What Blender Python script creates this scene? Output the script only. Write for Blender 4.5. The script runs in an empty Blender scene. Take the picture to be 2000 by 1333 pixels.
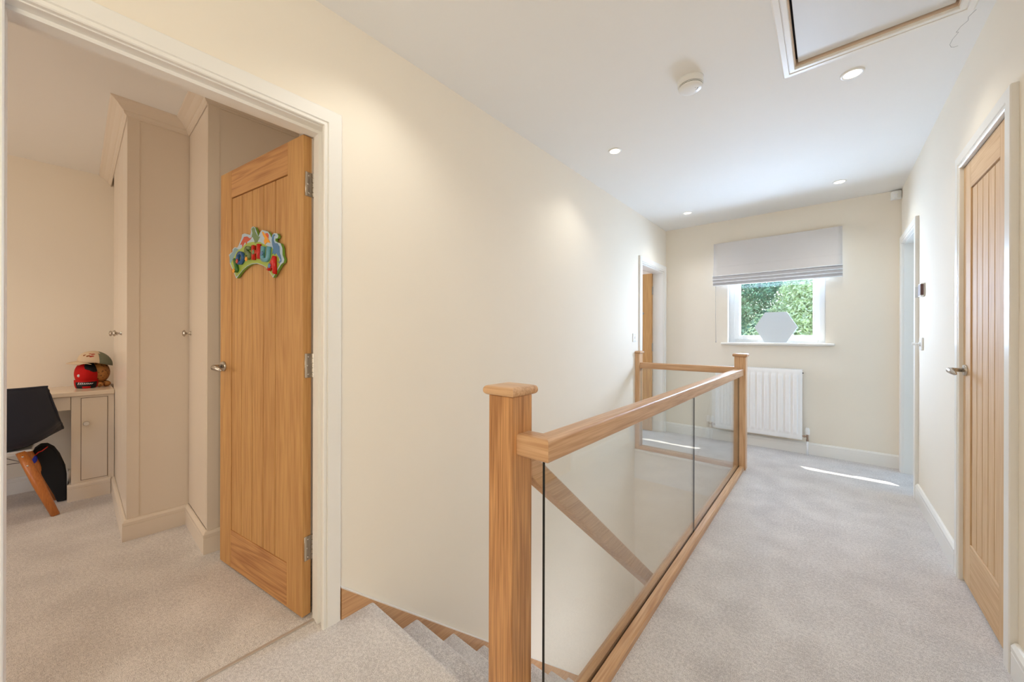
import bpy, bmesh, math, random
from mathutils import Vector, Matrix
random.seed(7)
C = bpy.context.scene
COL = C.collection
PI = math.pi

# ------------------------------------------------------------------ camera
F, VX, HZ, ROLL, EYE = 724.0, 1616.0, 659.0, 0.15, 1.16
cam_d = bpy.data.cameras.new('camera'); cam = bpy.data.objects.new('camera', cam_d); COL.objects.link(cam)
cam_d.sensor_width = 36.0; cam_d.lens = 36.0 * F / 2000.0
cam_d.shift_y = -(666.5 - HZ) / 2000.0
cam_d.clip_start = 0.02
yaw = math.atan2(VX - 1000.0, F)
cam.matrix_world = Matrix.Translation((0, 0, EYE)) @ Matrix.Rotation(yaw, 4, 'Z') @ Matrix.Rotation(PI / 2, 4, 'X') @ Matrix.Rotation(math.radians(ROLL), 4, 'Z')
C.camera = cam

# ------------------------------------------------------------------ world, sun, daylight and fill lamps, exposure
w = bpy.data.worlds.new('sky'); C.world = w; w.use_nodes = True
nt = w.node_tree; nt.nodes.clear()
out = nt.nodes.new('ShaderNodeOutputWorld'); bg = nt.nodes.new('ShaderNodeBackground')
sky = nt.nodes.new('ShaderNodeTexSky'); sky.sky_type = 'NISHITA'; sky.sun_disc = False
sky.sun_elevation = math.radians(59); sky.sun_rotation = math.radians(-47)
bg.inputs['Strength'].default_value = 0.9
nt.links.new(sky.outputs[0], bg.inputs[0]); nt.links.new(bg.outputs[0], out.inputs[0])
sun_d = bpy.data.lights.new('sun', 'SUN'); sun = bpy.data.objects.new('sun', sun_d); COL.objects.link(sun)
sun_d.energy = 20.0; sun_d.angle = math.radians(0.53); sun_d.color = (1.0, 0.95, 0.87)
sun.rotation_euler = Vector((0.345, -0.41, -1.0)).to_track_quat('-Z', 'Y').to_euler()
sun.location = (-6, 12, 14)

def area(name, loc, direction, sx, sy, power, color):
    d = bpy.data.lights.new(name, 'AREA'); d.shape = 'RECTANGLE'; d.size = sx; d.size_y = sy
    d.energy = power; d.color = color
    o = bpy.data.objects.new(name, d); COL.objects.link(o); o.location = loc
    o.rotation_euler = Vector(direction).to_track_quat('-Z', 'Z').to_euler()
    return o
VX1c = -0.640
# area lamps standing in for daylight: landing window and unseen windows of side rooms
area('landing_window_daylight', (-0.43, 5.02, 1.55), (0, -1, 0.35), 0.8, 0.85, 136, (0.54, 0.70, 1.0))
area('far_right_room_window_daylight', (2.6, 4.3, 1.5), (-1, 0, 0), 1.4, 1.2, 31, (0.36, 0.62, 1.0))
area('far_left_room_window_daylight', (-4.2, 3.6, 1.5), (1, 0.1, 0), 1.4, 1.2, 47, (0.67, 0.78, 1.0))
area('rear_fill_lamp', (0.485, -0.55, 1.40), (-1, 0.2, 0), 1.3, 1.5, 33, (1.0, 0.93, 0.77))  # added out of view to brighten the near landing; no window there
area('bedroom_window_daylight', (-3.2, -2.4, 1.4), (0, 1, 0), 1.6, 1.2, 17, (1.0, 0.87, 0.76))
area('stairwell_fill_lamp', (VX1c, 2.7, -1.35), (-1, 0.3, 0.2), 1.6, 1.5, 21, (0.86, 0.90, 1.0))  # added lamp on the closed shaft wall, brightens the stairwell

C.view_settings.view_transform = 'Standard'; C.view_settings.look = 'None'
C.view_settings.gamma = 1.0; C.view_settings.use_curve_mapping = False
C.view_settings.exposure = 0.0
C.cycles.max_bounces = 10; C.cycles.diffuse_bounces = 6; C.cycles.glossy_bounces = 5
C.cycles.transparent_max_bounces = 16; C.cycles.transmission_bounces = 8
C.cycles.sample_clamp_indirect = 6.0; C.cycles.use_denoising = True

# ------------------------------------------------------------------ materials
def srgb(r, g, b):
    f = lambda c: (c / 255 / 12.92) if c / 255 <= 0.04045 else ((c / 255 + 0.055) / 1.055) ** 2.4
    return (f(r), f(g), f(b), 1.0)

def base_mat(name, col, rough=0.5, metal=0.0, spec=0.5):
    m = bpy.data.materials.new(name); m.use_nodes = True
    b = m.node_tree.nodes['Principled BSDF']
    b.inputs['Base Color'].default_value = col; b.inputs['Roughness'].default_value = rough
    b.inputs['Metallic'].default_value = metal; b.inputs['Specular IOR Level'].default_value = spec
    return m

def paint(name, col, rough=0.6, bump=0.02, scale=250.0, var=0.012):
    m = base_mat(name, col, rough, 0, 0.2 if rough > 0.6 else 0.5); t = m.node_tree; b = t.nodes['Principled BSDF']
    tc = t.nodes.new('ShaderNodeTexCoord'); n = t.nodes.new('ShaderNodeTexNoise'); n.inputs['Scale'].default_value = scale
    bp = t.nodes.new('ShaderNodeBump'); bp.inputs['Strength'].default_value = bump; bp.inputs['Distance'].default_value = 0.002
    t.links.new(tc.outputs['Object'], n.inputs['Vector']); t.links.new(n.outputs['Fac'], bp.inputs['Height'])
    t.links.new(bp.outputs[0], b.inputs['Normal'])
    n2 = t.nodes.new('ShaderNodeTexNoise'); n2.inputs['Scale'].default_value = 3.0
    mr = t.nodes.new('ShaderNodeMapRange'); mr.inputs[3].default_value = 1 - var; mr.inputs[4].default_value = 1 + var
    mx = t.nodes.new('ShaderNodeMix'); mx.data_type = 'RGBA'; mx.blend_type = 'MULTIPLY'; mx.inputs[0].default_value = 1.0
    mx.inputs[6].default_value = col
    t.links.new(tc.outputs['Object'], n2.inputs['Vector']); t.links.new(n2.outputs['Fac'], mr.inputs[0])
    t.links.new(mr.outputs[0], mx.inputs[7]); t.links.new(mx.outputs[2], b.inputs['Base Color'])
    return m

def carpet_mat(name, c1, c2):
    m = base_mat(name, c1, 0.95, 0, 0.15); t = m.node_tree; b = t.nodes['Principled BSDF']
    tc = t.nodes.new('ShaderNodeTexCoord')
    n = t.nodes.new('ShaderNodeTexNoise'); n.inputs['Scale'].default_value = 330.0; n.inputs['Detail'].default_value = 2.5
    n2 = t.nodes.new('ShaderNodeTexNoise'); n2.inputs['Scale'].default_value = 5.0; n2.inputs['Detail'].default_value = 3.0
    n3 = t.nodes.new('ShaderNodeTexNoise'); n3.inputs['Scale'].default_value = 90.0; n3.inputs['Detail'].default_value = 3.0
    r = t.nodes.new('ShaderNodeValToRGB'); r.color_ramp.elements[0].position = 0.36; r.color_ramp.elements[1].position = 0.64
    r.color_ramp.elements[0].color = c2; r.color_ramp.elements[1].color = c1
    ad = t.nodes.new('ShaderNodeMath'); ad.operation = 'MULTIPLY_ADD'; ad.inputs[1].default_value = 0.35; 
    ad2 = t.nodes.new('ShaderNodeMath'); ad2.operation = 'MULTIPLY_ADD'; ad2.inputs[1].default_value = 0.5; ad2.inputs[2].default_value = -0.42
    ad3 = t.nodes.new('ShaderNodeMath'); ad3.operation = 'MULTIPLY_ADD'; ad3.inputs[1].default_value = 1.0
    for q in (n, n2, n3): t.links.new(tc.outputs['Object'], q.inputs['Vector'])
    t.links.new(n3.outputs['Fac'], ad2.inputs[0]); t.links.new(n2.outputs['Fac'], ad.inputs[0]); t.links.new(ad2.outputs[0], ad.inputs[2])
    t.links.new(n.outputs['Fac'], ad3.inputs[0]); t.links.new(ad.outputs[0], ad3.inputs[2])
    t.links.new(ad3.outputs[0], r.inputs['Fac'])
    t.links.new(r.outputs[0], b.inputs['Base Color'])
    bp = t.nodes.new('ShaderNodeBump'); bp.inputs['Strength'].default_value = 0.9; bp.inputs['Distance'].default_value = 0.006
    t.links.new(ad3.outputs[0], bp.inputs['Height']); t.links.new(bp.outputs[0], b.inputs['Normal'])
    b.inputs['Sheen Weight'].default_value = 0.25; b.inputs['Sheen Roughness'].default_value = 0.6
    return m

def oak(name, axis, light=(218, 178, 137), dark=(184, 137, 96), rough=0.38, seed=0.0, rings=0.06, coat=0.15):
    """grain runs along axis ('X','Y','Z')"""
    m = base_mat(name, srgb(*light), rough); t = m.node_tree; b = t.nodes['Principled BSDF']
    tc = t.nodes.new('ShaderNodeTexCoord'); mp = t.nodes.new('ShaderNodeMapping')
    s = [9.0, 9.0, 9.0]; s['XYZ'.index(axis)] = 0.75
    mp.inputs['Scale'].default_value = s; mp.inputs['Location'].default_value = (seed, seed * 1.7, seed * 0.6)
    t.links.new(tc.outputs['Object'], mp.inputs['Vector'])
    n0 = t.nodes.new('ShaderNodeTexNoise'); n0.inputs['Scale'].default_value = 1.0; n0.inputs['Detail'].default_value = 2.0
    t.links.new(mp.outputs[0], n0.inputs['Vector'])
    # cathedral rings: sine of distorted noise
    mul = t.nodes.new('ShaderNodeMath'); mul.operation = 'MULTIPLY'; mul.inputs[1].default_value = 60.0
    sn = t.nodes.new('ShaderNodeMath'); sn.operation = 'SINE'
    t.links.new(n0.outputs['Fac'], mul.inputs[0]); t.links.new(mul.outputs[0], sn.inputs[0])
    mp2 = t.nodes.new('ShaderNodeMapping'); s2 = [170.0, 170.0, 170.0]; s2['XYZ'.index(axis)] = 5.0
    mp2.inputs['Scale'].default_value = s2; t.links.new(tc.outputs['Object'], mp2.inputs['Vector'])
    n1 = t.nodes.new('ShaderNodeTexNoise'); n1.inputs['Scale'].default_value = 1.0; n1.inputs['Detail'].default_value = 3.0
    t.links.new(mp2.outputs[0], n1.inputs['Vector'])
    n2 = t.nodes.new('ShaderNodeTexNoise'); n2.inputs['Scale'].default_value = 0.5
    t.links.new(mp.outputs[0], n2.inputs['Vector'])
    a1 = t.nodes.new('ShaderNodeMath'); a1.operation = 'MULTIPLY_ADD'; a1.inputs[1].default_value = rings; a1.inputs[2].default_value = 0.0
    a2 = t.nodes.new('ShaderNodeMath'); a2.operation = 'MULTIPLY_ADD'; a2.inputs[1].default_value = 0.75
    a3 = t.nodes.new('ShaderNodeMath'); a3.operation = 'MULTIPLY_ADD'; a3.inputs[1].default_value = 0.55
    t.links.new(sn.outputs[0], a1.inputs[0]); t.links.new(n1.outputs['Fac'], a2.inputs[0]); t.links.new(a1.outputs[0], a2.inputs[2])
    t.links.new(n2.outputs['Fac'], a3.inputs[0]); t.links.new(a2.outputs[0], a3.inputs[2])
    r = t.nodes.new('ShaderNodeValToRGB'); r.color_ramp.elements[0].position = 0.42; r.color_ramp.elements[1].position = 0.80
    r.color_ramp.elements[0].color = srgb(*dark); r.color_ramp.elements[1].color = srgb(*light)
    t.links.new(a3.outputs[0], r.inputs['Fac']); t.links.new(r.outputs[0], b.inputs['Base Color'])
    bp = t.nodes.new('ShaderNodeBump'); bp.inputs['Strength'].default_value = 0.12; bp.inputs['Distance'].default_value = 0.001
    t.links.new(n1.outputs['Fac'], bp.inputs['Height']); t.links.new(bp.outputs[0], b.inputs['Normal'])
    b.inputs['Coat Weight'].default_value = coat; b.inputs['Coat Roughness'].default_value = 0.25
    return m

def glass_mat(name, tint=(0.972, 0.985, 0.977, 1), ior=1.62):
    m = bpy.data.materials.new(name); m.use_nodes = True; t = m.node_tree; t.nodes.clear()
    o = t.nodes.new('ShaderNodeOutputMaterial'); mix = t.nodes.new('ShaderNodeMixShader')
    tr = t.nodes.new('ShaderNodeBsdfTransparent'); tr.inputs[0].default_value = tint
    gl = t.nodes.new('ShaderNodeBsdfGlossy'); gl.inputs['Roughness'].default_value = 0.0
    fr = t.nodes.new('ShaderNodeFresnel'); fr.inputs['IOR'].default_value = ior
    # back faces: use the same outside Fresnel
    geo = t.nodes.new('ShaderNodeNewGeometry'); mi = t.nodes.new('ShaderNodeMapRange')
    mi.inputs[3].default_value = ior; mi.inputs[4].default_value = 1.0 / ior
    t.links.new(geo.outputs['Backfacing'], mi.inputs[0]); t.links.new(mi.outputs[0], fr.inputs['IOR'])
    t.links.new(fr.outputs[0], mix.inputs[0]); t.links.new(tr.outputs[0], mix.inputs[1]); t.links.new(gl.outputs[0], mix.inputs[2])
    t.links.new(mix.outputs[0], o.inputs[0])
    return m

M = {}
M['wall'] = paint('cream_wall_paint', srgb(242, 233, 218), 0.9)
M['ceil'] = paint('white_ceiling_paint', srgb(240, 238, 234), 0.7)
M['trim'] = paint('white_satin_paint', srgb(240, 237, 231), 0.3, 0.01)
M['carpet'] = carpet_mat('beige_carpet', srgb(243, 236, 231), srgb(198, 189, 184))
for a in 'XYZ':
    M['oak' + a] = oak('oak_grain_' + a.lower(), a)
M['oakdoorZ'] = oak('oak_door_upright_grain', 'Z', (206, 158, 98), (178, 126, 72), 0.6, 3.1, 0.06, 0.0)
M['oakdoorX'] = oak('oak_door_cross_grain', 'X', (204, 152, 96), (168, 114, 68), 0.6, 5.3, 0.12, 0.0)
M['oakgroove'] = base_mat('oak_groove', srgb(122, 66, 26), 0.6)
M['cab'] = paint('beige_cabinet_paint', srgb(226, 212, 195), 0.28, 0.006, 120)
M['white'] = base_mat('white_plastic', srgb(240, 240, 238), 0.3)
M['whitegloss'] = base_mat('white_enamel', srgb(250, 250, 250), 0.2)
M['upvc'] = base_mat('white_window_plastic', srgb(243, 245, 247), 0.22)
M['chrome'] = base_mat('brushed_nickel', srgb(190, 182, 172), 0.25, 1.0)
M['brass'] = base_mat('dull_copper_fitting', srgb(168, 146, 130), 0.3, 1.0)
M['steel'] = base_mat('steel_screw', srgb(210, 205, 200), 0.25, 1.0)
M['dark'] = base_mat('dark_gap', srgb(34, 26, 22), 0.8)
M['seal'] = base_mat('brown_draught_seal', srgb(120, 72, 50), 0.8)
M['glass'] = glass_mat('clear_glass')
M['paneglass'] = glass_mat('window_glass', (0.97, 0.99, 0.98, 1))
M['glassedge'] = base_mat('dark_green_glass_edge', srgb(8, 12, 10), 0.4)
M['blind'] = paint('pale_grey_blind_fabric', srgb(220, 216, 214), 0.85, 0.25, 700)
M['mirror'] = base_mat('mirror_back', srgb(184, 186, 190), 0.35)
M['lens'] = None
e = bpy.data.materials.new('lamp_lens'); e.use_nodes = True
eb = e.node_tree.nodes['Principled BSDF']; eb.inputs['Emission Color'].default_value = (1.0, 0.80, 0.55, 1); eb.inputs['Emission Strength'].default_value = 9.0
eb.inputs['Base Color'].default_value = (0.9, 0.85, 0.8, 1); M['lens'] = e

# ------------------------------------------------------------------ mesh helpers
def box(bm, x0, x1, y0, y1, z0, z1, bev=0.0, seg=1, mi=0):
    vs = [bm.verts.new((x, y, z)) for x in (x0, x1) for y in (y0, y1) for z in (z0, z1)]
    idx = [(0, 1, 3, 2), (4, 6, 7, 5), (0, 4, 5, 1), (2, 3, 7, 6), (0, 2, 6, 4), (1, 5, 7, 3)]
    fs = [bm.faces.new([vs[i] for i in f]) for f in idx]
    for f in fs: f.material_index = mi
    if bev > 0:
        es = list({e for f in fs for e in f.edges})
        r = bmesh.ops.bevel(bm, geom=es, offset=bev, segments=seg, profile=0.5, affect='EDGES')
        for f in r['faces']: f.material_index = mi
    return fs

def prism(bm, pts, d0, d1, to3, mi=0, side_mi=None):
    """extrude closed 2D polygon pts between depths d0, d1; to3(u,v,d)->xyz"""
    a = [bm.verts.new(to3(u, v, d0)) for u, v in pts]; b = [bm.verts.new(to3(u, v, d1)) for u, v in pts]
    n = len(pts)
    f1 = bm.faces.new(a[::-1]); f2 = bm.faces.new(b); f1.material_index = mi; f2.material_index = mi
    for i in range(n):
        f = bm.faces.new((a[i], a[(i + 1) % n], b[(i + 1) % n], b[i])); f.material_index = mi if side_mi is None else side_mi

def sweep(bm, stations, closed_profile=True, caps=True, mi=0, smooth=False):
    """stations: list of rings (lists of xyz) with equal length"""
    rings = [[bm.verts.new(p) for p in st] for st in stations]
    n = len(rings[0])
    for i in range(len(rings) - 1):
        for j in range(n if closed_profile else n - 1):
            f = bm.faces.new((rings[i][j], rings[i][(j + 1) % n], rings[i + 1][(j + 1) % n], rings[i + 1][j])); f.material_index = mi; f.smooth = smooth
    if caps and closed_profile:
        f = bm.faces.new(rings[0][::-1]); f.material_index = mi
        f = bm.faces.new(rings[-1]); f.material_index = mi
    return rings

def tube(bm, pts, r, n=12, mi=0, squash=None, up=Vector((0, 0, 1))):
    pts = [Vector(p) for p in pts]; rr = r if isinstance(r, (list, tuple)) else [r] * len(pts)
    st = []
    for i, p in enumerate(pts):
        d = (pts[min(i + 1, len(pts) - 1)] - pts[max(i - 1, 0)]).normalized()
        u = up if abs(d.dot(up)) < 0.95 else Vector((1, 0, 0))
        a = d.cross(u).normalized(); b = a.cross(d).normalized()
        sa, sb = (1, 1) if squash is None else squash
        st.append([p + a * math.cos(2 * PI * k / n) * rr[i] * sa + b * math.sin(2 * PI * k / n) * rr[i] * sb for k in range(n)])
    sweep(bm, st, True, True, mi, True)

def lathe(bm, prof, origin, axis, n=32, mi=0, smooth=True):
    """prof: list of (radius, height along axis)"""
    ax = Vector(axis).normalized(); u = Vector((0, 0, 1)) if abs(ax.z) < 0.9 else Vector((1, 0, 0))
    a = ax.cross(u).normalized(); b = ax.cross(a).normalized(); o = Vector(origin)
    st = []
    for r, hh in prof:
        r = max(r, 1e-5)
        st.append([o + ax * hh + (a * math.cos(2 * PI * k / n) + b * math.sin(2 * PI * k / n)) * r for k in range(n)])
    sweep(bm, st, True, True, mi, smooth)

def wloc(o):
    v = Vector((0, 0, 0))
    while o is not None: v += o.location; o = o.parent
    return v

def obj(name, bm, mats, parent=None, local=False, smooth_angle=None, bevel=None):
    if not isinstance(mats, (list, tuple)): mats = [mats]
    if parent is not None and not local:
        off = -wloc(parent)
        bmesh.ops.translate(bm, verts=bm.verts, vec=off)
    bmesh.ops.recalc_face_normals(bm, faces=bm.faces)
    me = bpy.data.meshes.new(name); bm.to_mesh(me); bm.free()
    for m in mats: me.materials.append(m)
    o = bpy.data.objects.new(name, me); COL.objects.link(o)
    if parent is not None: o.parent = parent
    if smooth_angle is not None:
        for p in me.polygons: p.use_smooth = True
        try: me.set_sharp_from_angle(angle=math.radians(smooth_angle))
        except Exception: pass
    if bevel:
        md = o.modifiers.new('soft_edges', 'BEVEL'); md.width = bevel; md.segments = 2; md.limit_method = 'ANGLE'; md.angle_limit = math.radians(40)
    return o

def tag(o, label, cat=None, group=None, kind=None):
    if label: o['label'] = label
    if cat: o['category'] = cat
    if group: o['group'] = group
    if kind: o['kind'] = kind
    return o

def empty(name, loc, rz=0.0):
    o = bpy.data.objects.new(name, None); COL.objects.link(o); o.location = loc; o.rotation_euler = (0, 0, rz); o.empty_display_size = 0.1
    return o

def struct(name, bm, m, label=None, **k):
    o = obj(name, bm, m, **k); tag(o, label, None, None, 'structure'); return o

BM = bmesh.new
def copy_thing(root):
    def cp(o, par):
        c = o.copy(); COL.objects.link(c); c.parent = par
        for ch in list(o.children): cp(ch, c)
        return c
    kids = list(root.children)
    r = root.copy(); COL.objects.link(r)
    for ch in kids: cp(ch, r)
    return r

# ------------------------------------------------------------------ dimensions
XL, XR, YE, H = -1.53, 0.50, 4.742, 2.48
XLI = -1.65                      # inner face of the left wall
YB = -1.95                       # rear wall
VX0, VX1, VY0, VY1 = XL, -0.636, 0.80, 3.785   # stair void

# ------------------------------------------------------------------ room shell
# openings (Y0,Y1,Ztop)
D1 = (-0.132, 0.650, 1.998)      # bedroom doorway, left wall
D2 = (3.935, 4.660, 1.975)       # far left doorway
D3 = (2.150, 2.768, 1.985)       # cupboard door, right wall
D4 = (3.975, 4.610, 1.985)       # far right doorway
def wall_x(bm, x0, x1, y0, y1, z0, z1, ops):
    y = y0
    for a, b, zt in sorted(ops):
        box(bm, x0, x1, y, a, z0, z1)
        if zt < z1: box(bm, x0, x1, a, b, zt, z1)
        if z0 < 0: box(bm, x0, x1, a, b, z0, -0.25)
        y = b
    box(bm, x0, x1, y, y1, z0, z1)
bm = BM(); wall_x(bm, XLI, XL, YB, YE, -2.75, H, [D1, D2]); struct('wall_left', bm, M['wall'], 'cream wall on the left beside the stairs')
bm = BM(); wall_x(bm, XR, XR + 0.12, YB, YE, 0.0, H, [D3, D4]); struct('wall_right', bm, M['wall'], 'cream wall on the right with the cupboard door')
bm = BM()
WX0, WX1, WZ0, WZ1 = -0.855, -0.015, 1.105, 2.10
box(bm, XLI, WX0, YE, YE + 0.30, -2.75, H); box(bm, WX1, XR + 0.12, YE, YE + 0.30, -2.75, H)
box(bm, WX0, WX1, YE, YE + 0.30, -2.75, WZ0 - 0.03); box(bm, WX0, WX1, YE, YE + 0.30, WZ1, H)
struct('wall_end', bm, M['wall'], 'cream end wall with the window')
bm = BM(); box(bm, XLI, XR + 0.12, YB - 0.12, YB, 0, H); struct('wall_rear', bm, M['wall'], 'cream wall at the near end of the landing')
bm = BM(); 
# ceiling with the loft hatch opening
HX0, HX1, HY0, HY1 = -0.122, 0.395, 1.55, 2.262
box(bm, XLI, HX0, YB - 0.12, YE + 0.3, H, H + 0.2); box(bm, HX1, XR + 0.12, YB - 0.12, YE + 0.3, H, H + 0.2)
box(bm, HX0, HX1, YB - 0.12, HY0, H, H + 0.2); box(bm, HX0, HX1, HY1, YE + 0.3, H, H + 0.2)
box(bm, HX0, HX1, HY0, HY1, H + 0.08, H + 0.2)
struct('ceiling', bm, M['ceil'], 'white landing ceiling')
bm = BM()
box(bm, -1.60, XR + 0.12, YB - 0.12, VY0, -0.25, 0)
box(bm, VX1, XR + 0.12, VY0, YE, -0.25, 0)
box(bm, XLI, VX1, VY1, YE, -0.25, 0)
box(bm, -0.6645, VX1, VY0, 0.876, -0.25, 0)
struct('floor', bm, M['carpet'], 'beige carpeted landing floor')

# lower hall and shaft
bm = BM(); box(bm, XLI, VX1 + 0.10, YB, YE, -2.85, -2.75); struct('floor_hall', bm, M['carpet'], 'carpeted floor at the foot of the stairs')
bm = BM(); box(bm, VX1, VX1 + 0.10, VY0, VY1, -2.75, -0.25); struct('wall_stairwell', bm, M['wall'], 'cream wall of the stairwell under the landing edge')
bm = BM(); box(bm, XL, VX1, VY1, VY1 + 0.1, -2.75, -0.25); struct('wall_stairwell_far', bm, M['wall'], 'cream wall at the far end of the stairwell')
bm = BM(); box(bm, XL, VX1, 0.3, 0.4, -2.75, -0.25); struct('wall_stairwell_near', bm, M['wall'], 'wall under the top of the stairs')

# landing edge fascia (apron) of the stair void, far side and right side
bm = BM(); box(bm, XL + 0.001, VX1, VY1 - 0.014, VY1, -0.30, -0.001); box(bm, XL + 0.001, VX1, VY1 - 0.030, VY1 - 0.014, -0.022, -0.001, 0.004)
box(bm, VX1 - 0.012, VX1, 0.88, VY1 - 0.014, -0.30, -0.001)
struct('trim_1', bm, M['trim'], 'white apron board under the landing edge')

# skirting boards
SK = 0.118
def skirt_profile():
    return [(0, 0), (0.018, 0), (0.018, 0.083), (0.0165, 0.085), (0.0165, 0.0865), (0.018, 0.088), (0.018, 0.104), (0.010, 0.116), (0.004, SK), (0, SK)]
def skirt(bm, p0, p1, nrm, z=0.0, e0=0.0, e1=0.0):
    """board from p0 to p1 (xy), sticking out along nrm; e0/e1 = mitre sign at the ends"""
    p0 = Vector(p0); p1 = Vector(p1); n = Vector(nrm); d = (p1 - p0).normalized()
    st = []
    for p, e in ((p0, -e0), (p1, e1)):
        st.append([(*(p + n * t + d * e * t), z + hh) for t, hh in skirt_profile()])
    sweep(bm, st)
bm = BM(); skirt(bm, (XL, YE), (XR, YE), (0, -1)); struct('baseboard_end', bm, M['trim'], 'white skirting board below the window')
bm = BM(); skirt(bm, (XR, D3[1] + 0.072), (XR, 3.905), (-1, 0)); skirt(bm, (XR, YB), (XR, D3[0] - 0.066), (-1, 0)); struct('baseboard_right', bm, M['trim'], 'white skirting board along the right wall')
bm = BM(); skirt(bm, (XL, YB), (XL, D1[0] - 0.07), (1, 0)); struct('baseboard_left', bm, M['trim'], 'white skirting board beside the bedroom doorway')

# door casings: profile sweep around an opening in a plane X = const
def casing(bm, x, sgn, y0, y1, zt, wdt=0.066, z0=0.0, t=0.018):
    prof = [(0, 0), (0, t * 0.72), (0.003, t * 0.9), (0.012, t * 0.9), (0.0135, t * 0.72), (0.0155, t * 0.72), (0.018, t), (wdt - 0.003, t), (wdt, t - 0.003), (wdt, 0)]
    st = []
    for k in range(4):
        ring = []
        for wv, tv in prof:
            yy = (y0 - wv) if k < 2 else (y1 + wv); zz = z0 if k in (0, 3) else zt + wv
            ring.append((x + sgn * tv, yy, zz))
        st.append(ring)
    sweep(bm, st)
def liner(bm, x0, x1, y0, y1, zt, t=0.02, stop=None):
    """door lining inside the wall thickness, boards on both jambs and head"""
    box(bm, x0, x1, y0 - 0.001, y0 + t, 0, zt - t); box(bm, x0, x1, y1 - t, y1 + 0.001, 0, zt - t); box(bm, x0, x1, y0 - 0.001, y1 + 0.001, zt - t, zt + 0.001)
    if stop:
        s0, s1 = stop
        box(bm, s0, s1, y0 + t, y0 + t + 0.012, 0, zt - t - 0.012); box(bm, s0, s1, y1 - t - 0.012, y1 - t, 0, zt - t - 0.012); box(bm, s0, s1, y0 + t, y1 - t, zt - t - 0.012, zt - t)

bm = BM(); casing(bm, XL, 1, -0.114, 0.632, 1.996, 0.070); casing(bm, XLI, -1, -0.124, 0.66, 2.02, 0.066)
liner(bm, XLI, XL, D1[0] - 0.012, D1[1] + 0.010, 2.008, 0.016, (-1.612, -1.565))
struct('trim_2', bm, M['trim'], 'white door casing of the bedroom doorway')
bm = BM(); casing(bm, XL, 1, 3.945, 4.645, 1.962, 0.070)
casing(bm, XLI, -1, 3.945, 4.645, 1.962, 0.060)
liner(bm, XLI, XL, 3.925, 4.665, 1.975, 0.026)
struct('trim_3', bm, M['trim'], 'white door casing of the far left doorway')
bm = BM(); casing(bm, XR, -1, 2.157, 2.760, 1.982, 0.062, t=0.02)
liner(bm, XR, XR + 0.12, 2.140, 2.778, 1.992, 0.006)
struct('trim_4', bm, M['trim'], 'white door casing of the right cupboard door')
bm = BM(); casing(bm, XR, -1, 3.982, 4.604, 1.975, 0.066, t=0.02)
liner(bm, XR, XR + 0.12, 3.965, 4.62, 1.988, 0.02, (0.565, 0.60))
struct('trim_5', bm, M['trim'], 'white door casing of the far right doorway')

# rooms beyond
bm = BM()
BX0, BY0, BY1 = -4.545, -2.60, 0.90
box(bm, BX0 - 0.1, BX0, BY0, BY1 + 0.1, -0.25, H); box(bm, BX0, XLI, BY1, BY1 + 0.1, 0, H); box(bm, BX0, XLI, BY0 - 0.1, BY0, 0, H)
struct('wall_bedroom', bm, M['wall'], 'cream walls of the bedroom')
bm = BM(); box(bm, BX0, XLI, BY0, BY1, -0.1, 0.0); box(bm, XLI, -1.60, D1[0], D1[1], -0.1, 0.0)
struct('floor_bedroom', bm, M['carpet'], 'beige bedroom carpet')
bm = BM(); box(bm, BX0 - 0.1, XLI, BY0 - 0.1, BY1 + 0.1, H, H + 0.1); struct('ceiling_bedroom', bm, M['ceil'], 'bedroom ceiling')
bm = BM()
box(bm, -4.6, -4.5, 1.1, 5.0, 0, H); box(bm, -4.5, XLI, 1.0, 1.1, 0, H); box(bm, -4.5, XLI, 5.0, 5.1, 0, H)
struct('wall_far_left_room', bm, M['wall'], 'walls of the far left room')
bm = BM(); box(bm, -4.5, XLI, 1.1, 5.0, -0.1, 0); struct('floor_far_left_room', bm, M['carpet'], 'carpet of the far left room')
bm = BM(); box(bm, -4.5, XLI, 1.1, 5.0, H, H + 0.1); struct('ceiling_far_left_room', bm, M['ceil'], 'ceiling of the far left room')
bm = BM()
box(bm, 3.0, 3.1, 3.1, 5.1, 0, H); box(bm, XR + 0.12, 3.0, 5.0, 5.1, 0, H); box(bm, XR + 0.12, 3.0, 3.1, 3.2, 0, H)
struct('wall_far_right_room', bm, M['wall'], 'walls of the far right room')
bm = BM(); box(bm, XR + 0.12, 3.0, 3.2, 5.0, -0.1, 0); struct('floor_far_right_room', bm, M['carpet'], 'carpet of the far right room')
bm = BM(); box(bm, XR + 0.12, 3.1, 3.1, 5.1, H, H + 0.1); struct('ceiling_far_right_room', bm, M['ceil'], 'ceiling of the far right room')
bm = BM(); box(bm, XR + 0.05, XR + 0.9, 2.0, 2.05, 0, H); box(bm, XR + 0.05, XR + 0.9, 2.9, 2.95, 0, H); box(bm, XR + 0.85, XR + 0.9, 2.05, 2.9, 0, H); box(bm, XR+0.12, XR + 0.9, 2.0, 2.95, H, H+0.05)
struct('wall_cupboard', bm, M['wall'], 'inside walls of the cupboard behind the right door')

# threshold strip
bm = BM(); box(bm, -1.607, -1.592, D1[0] + 0.005, D1[1] - 0.005, 0.0, 0.0045, 0.002, 2)
o = obj('threshold_strip', bm, base_mat('satin_metal_strip', srgb(205, 196, 188), 0.45, 0.6)); tag(o, 'thin metal threshold strip between bedroom and landing carpet', 'door threshold')

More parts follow.
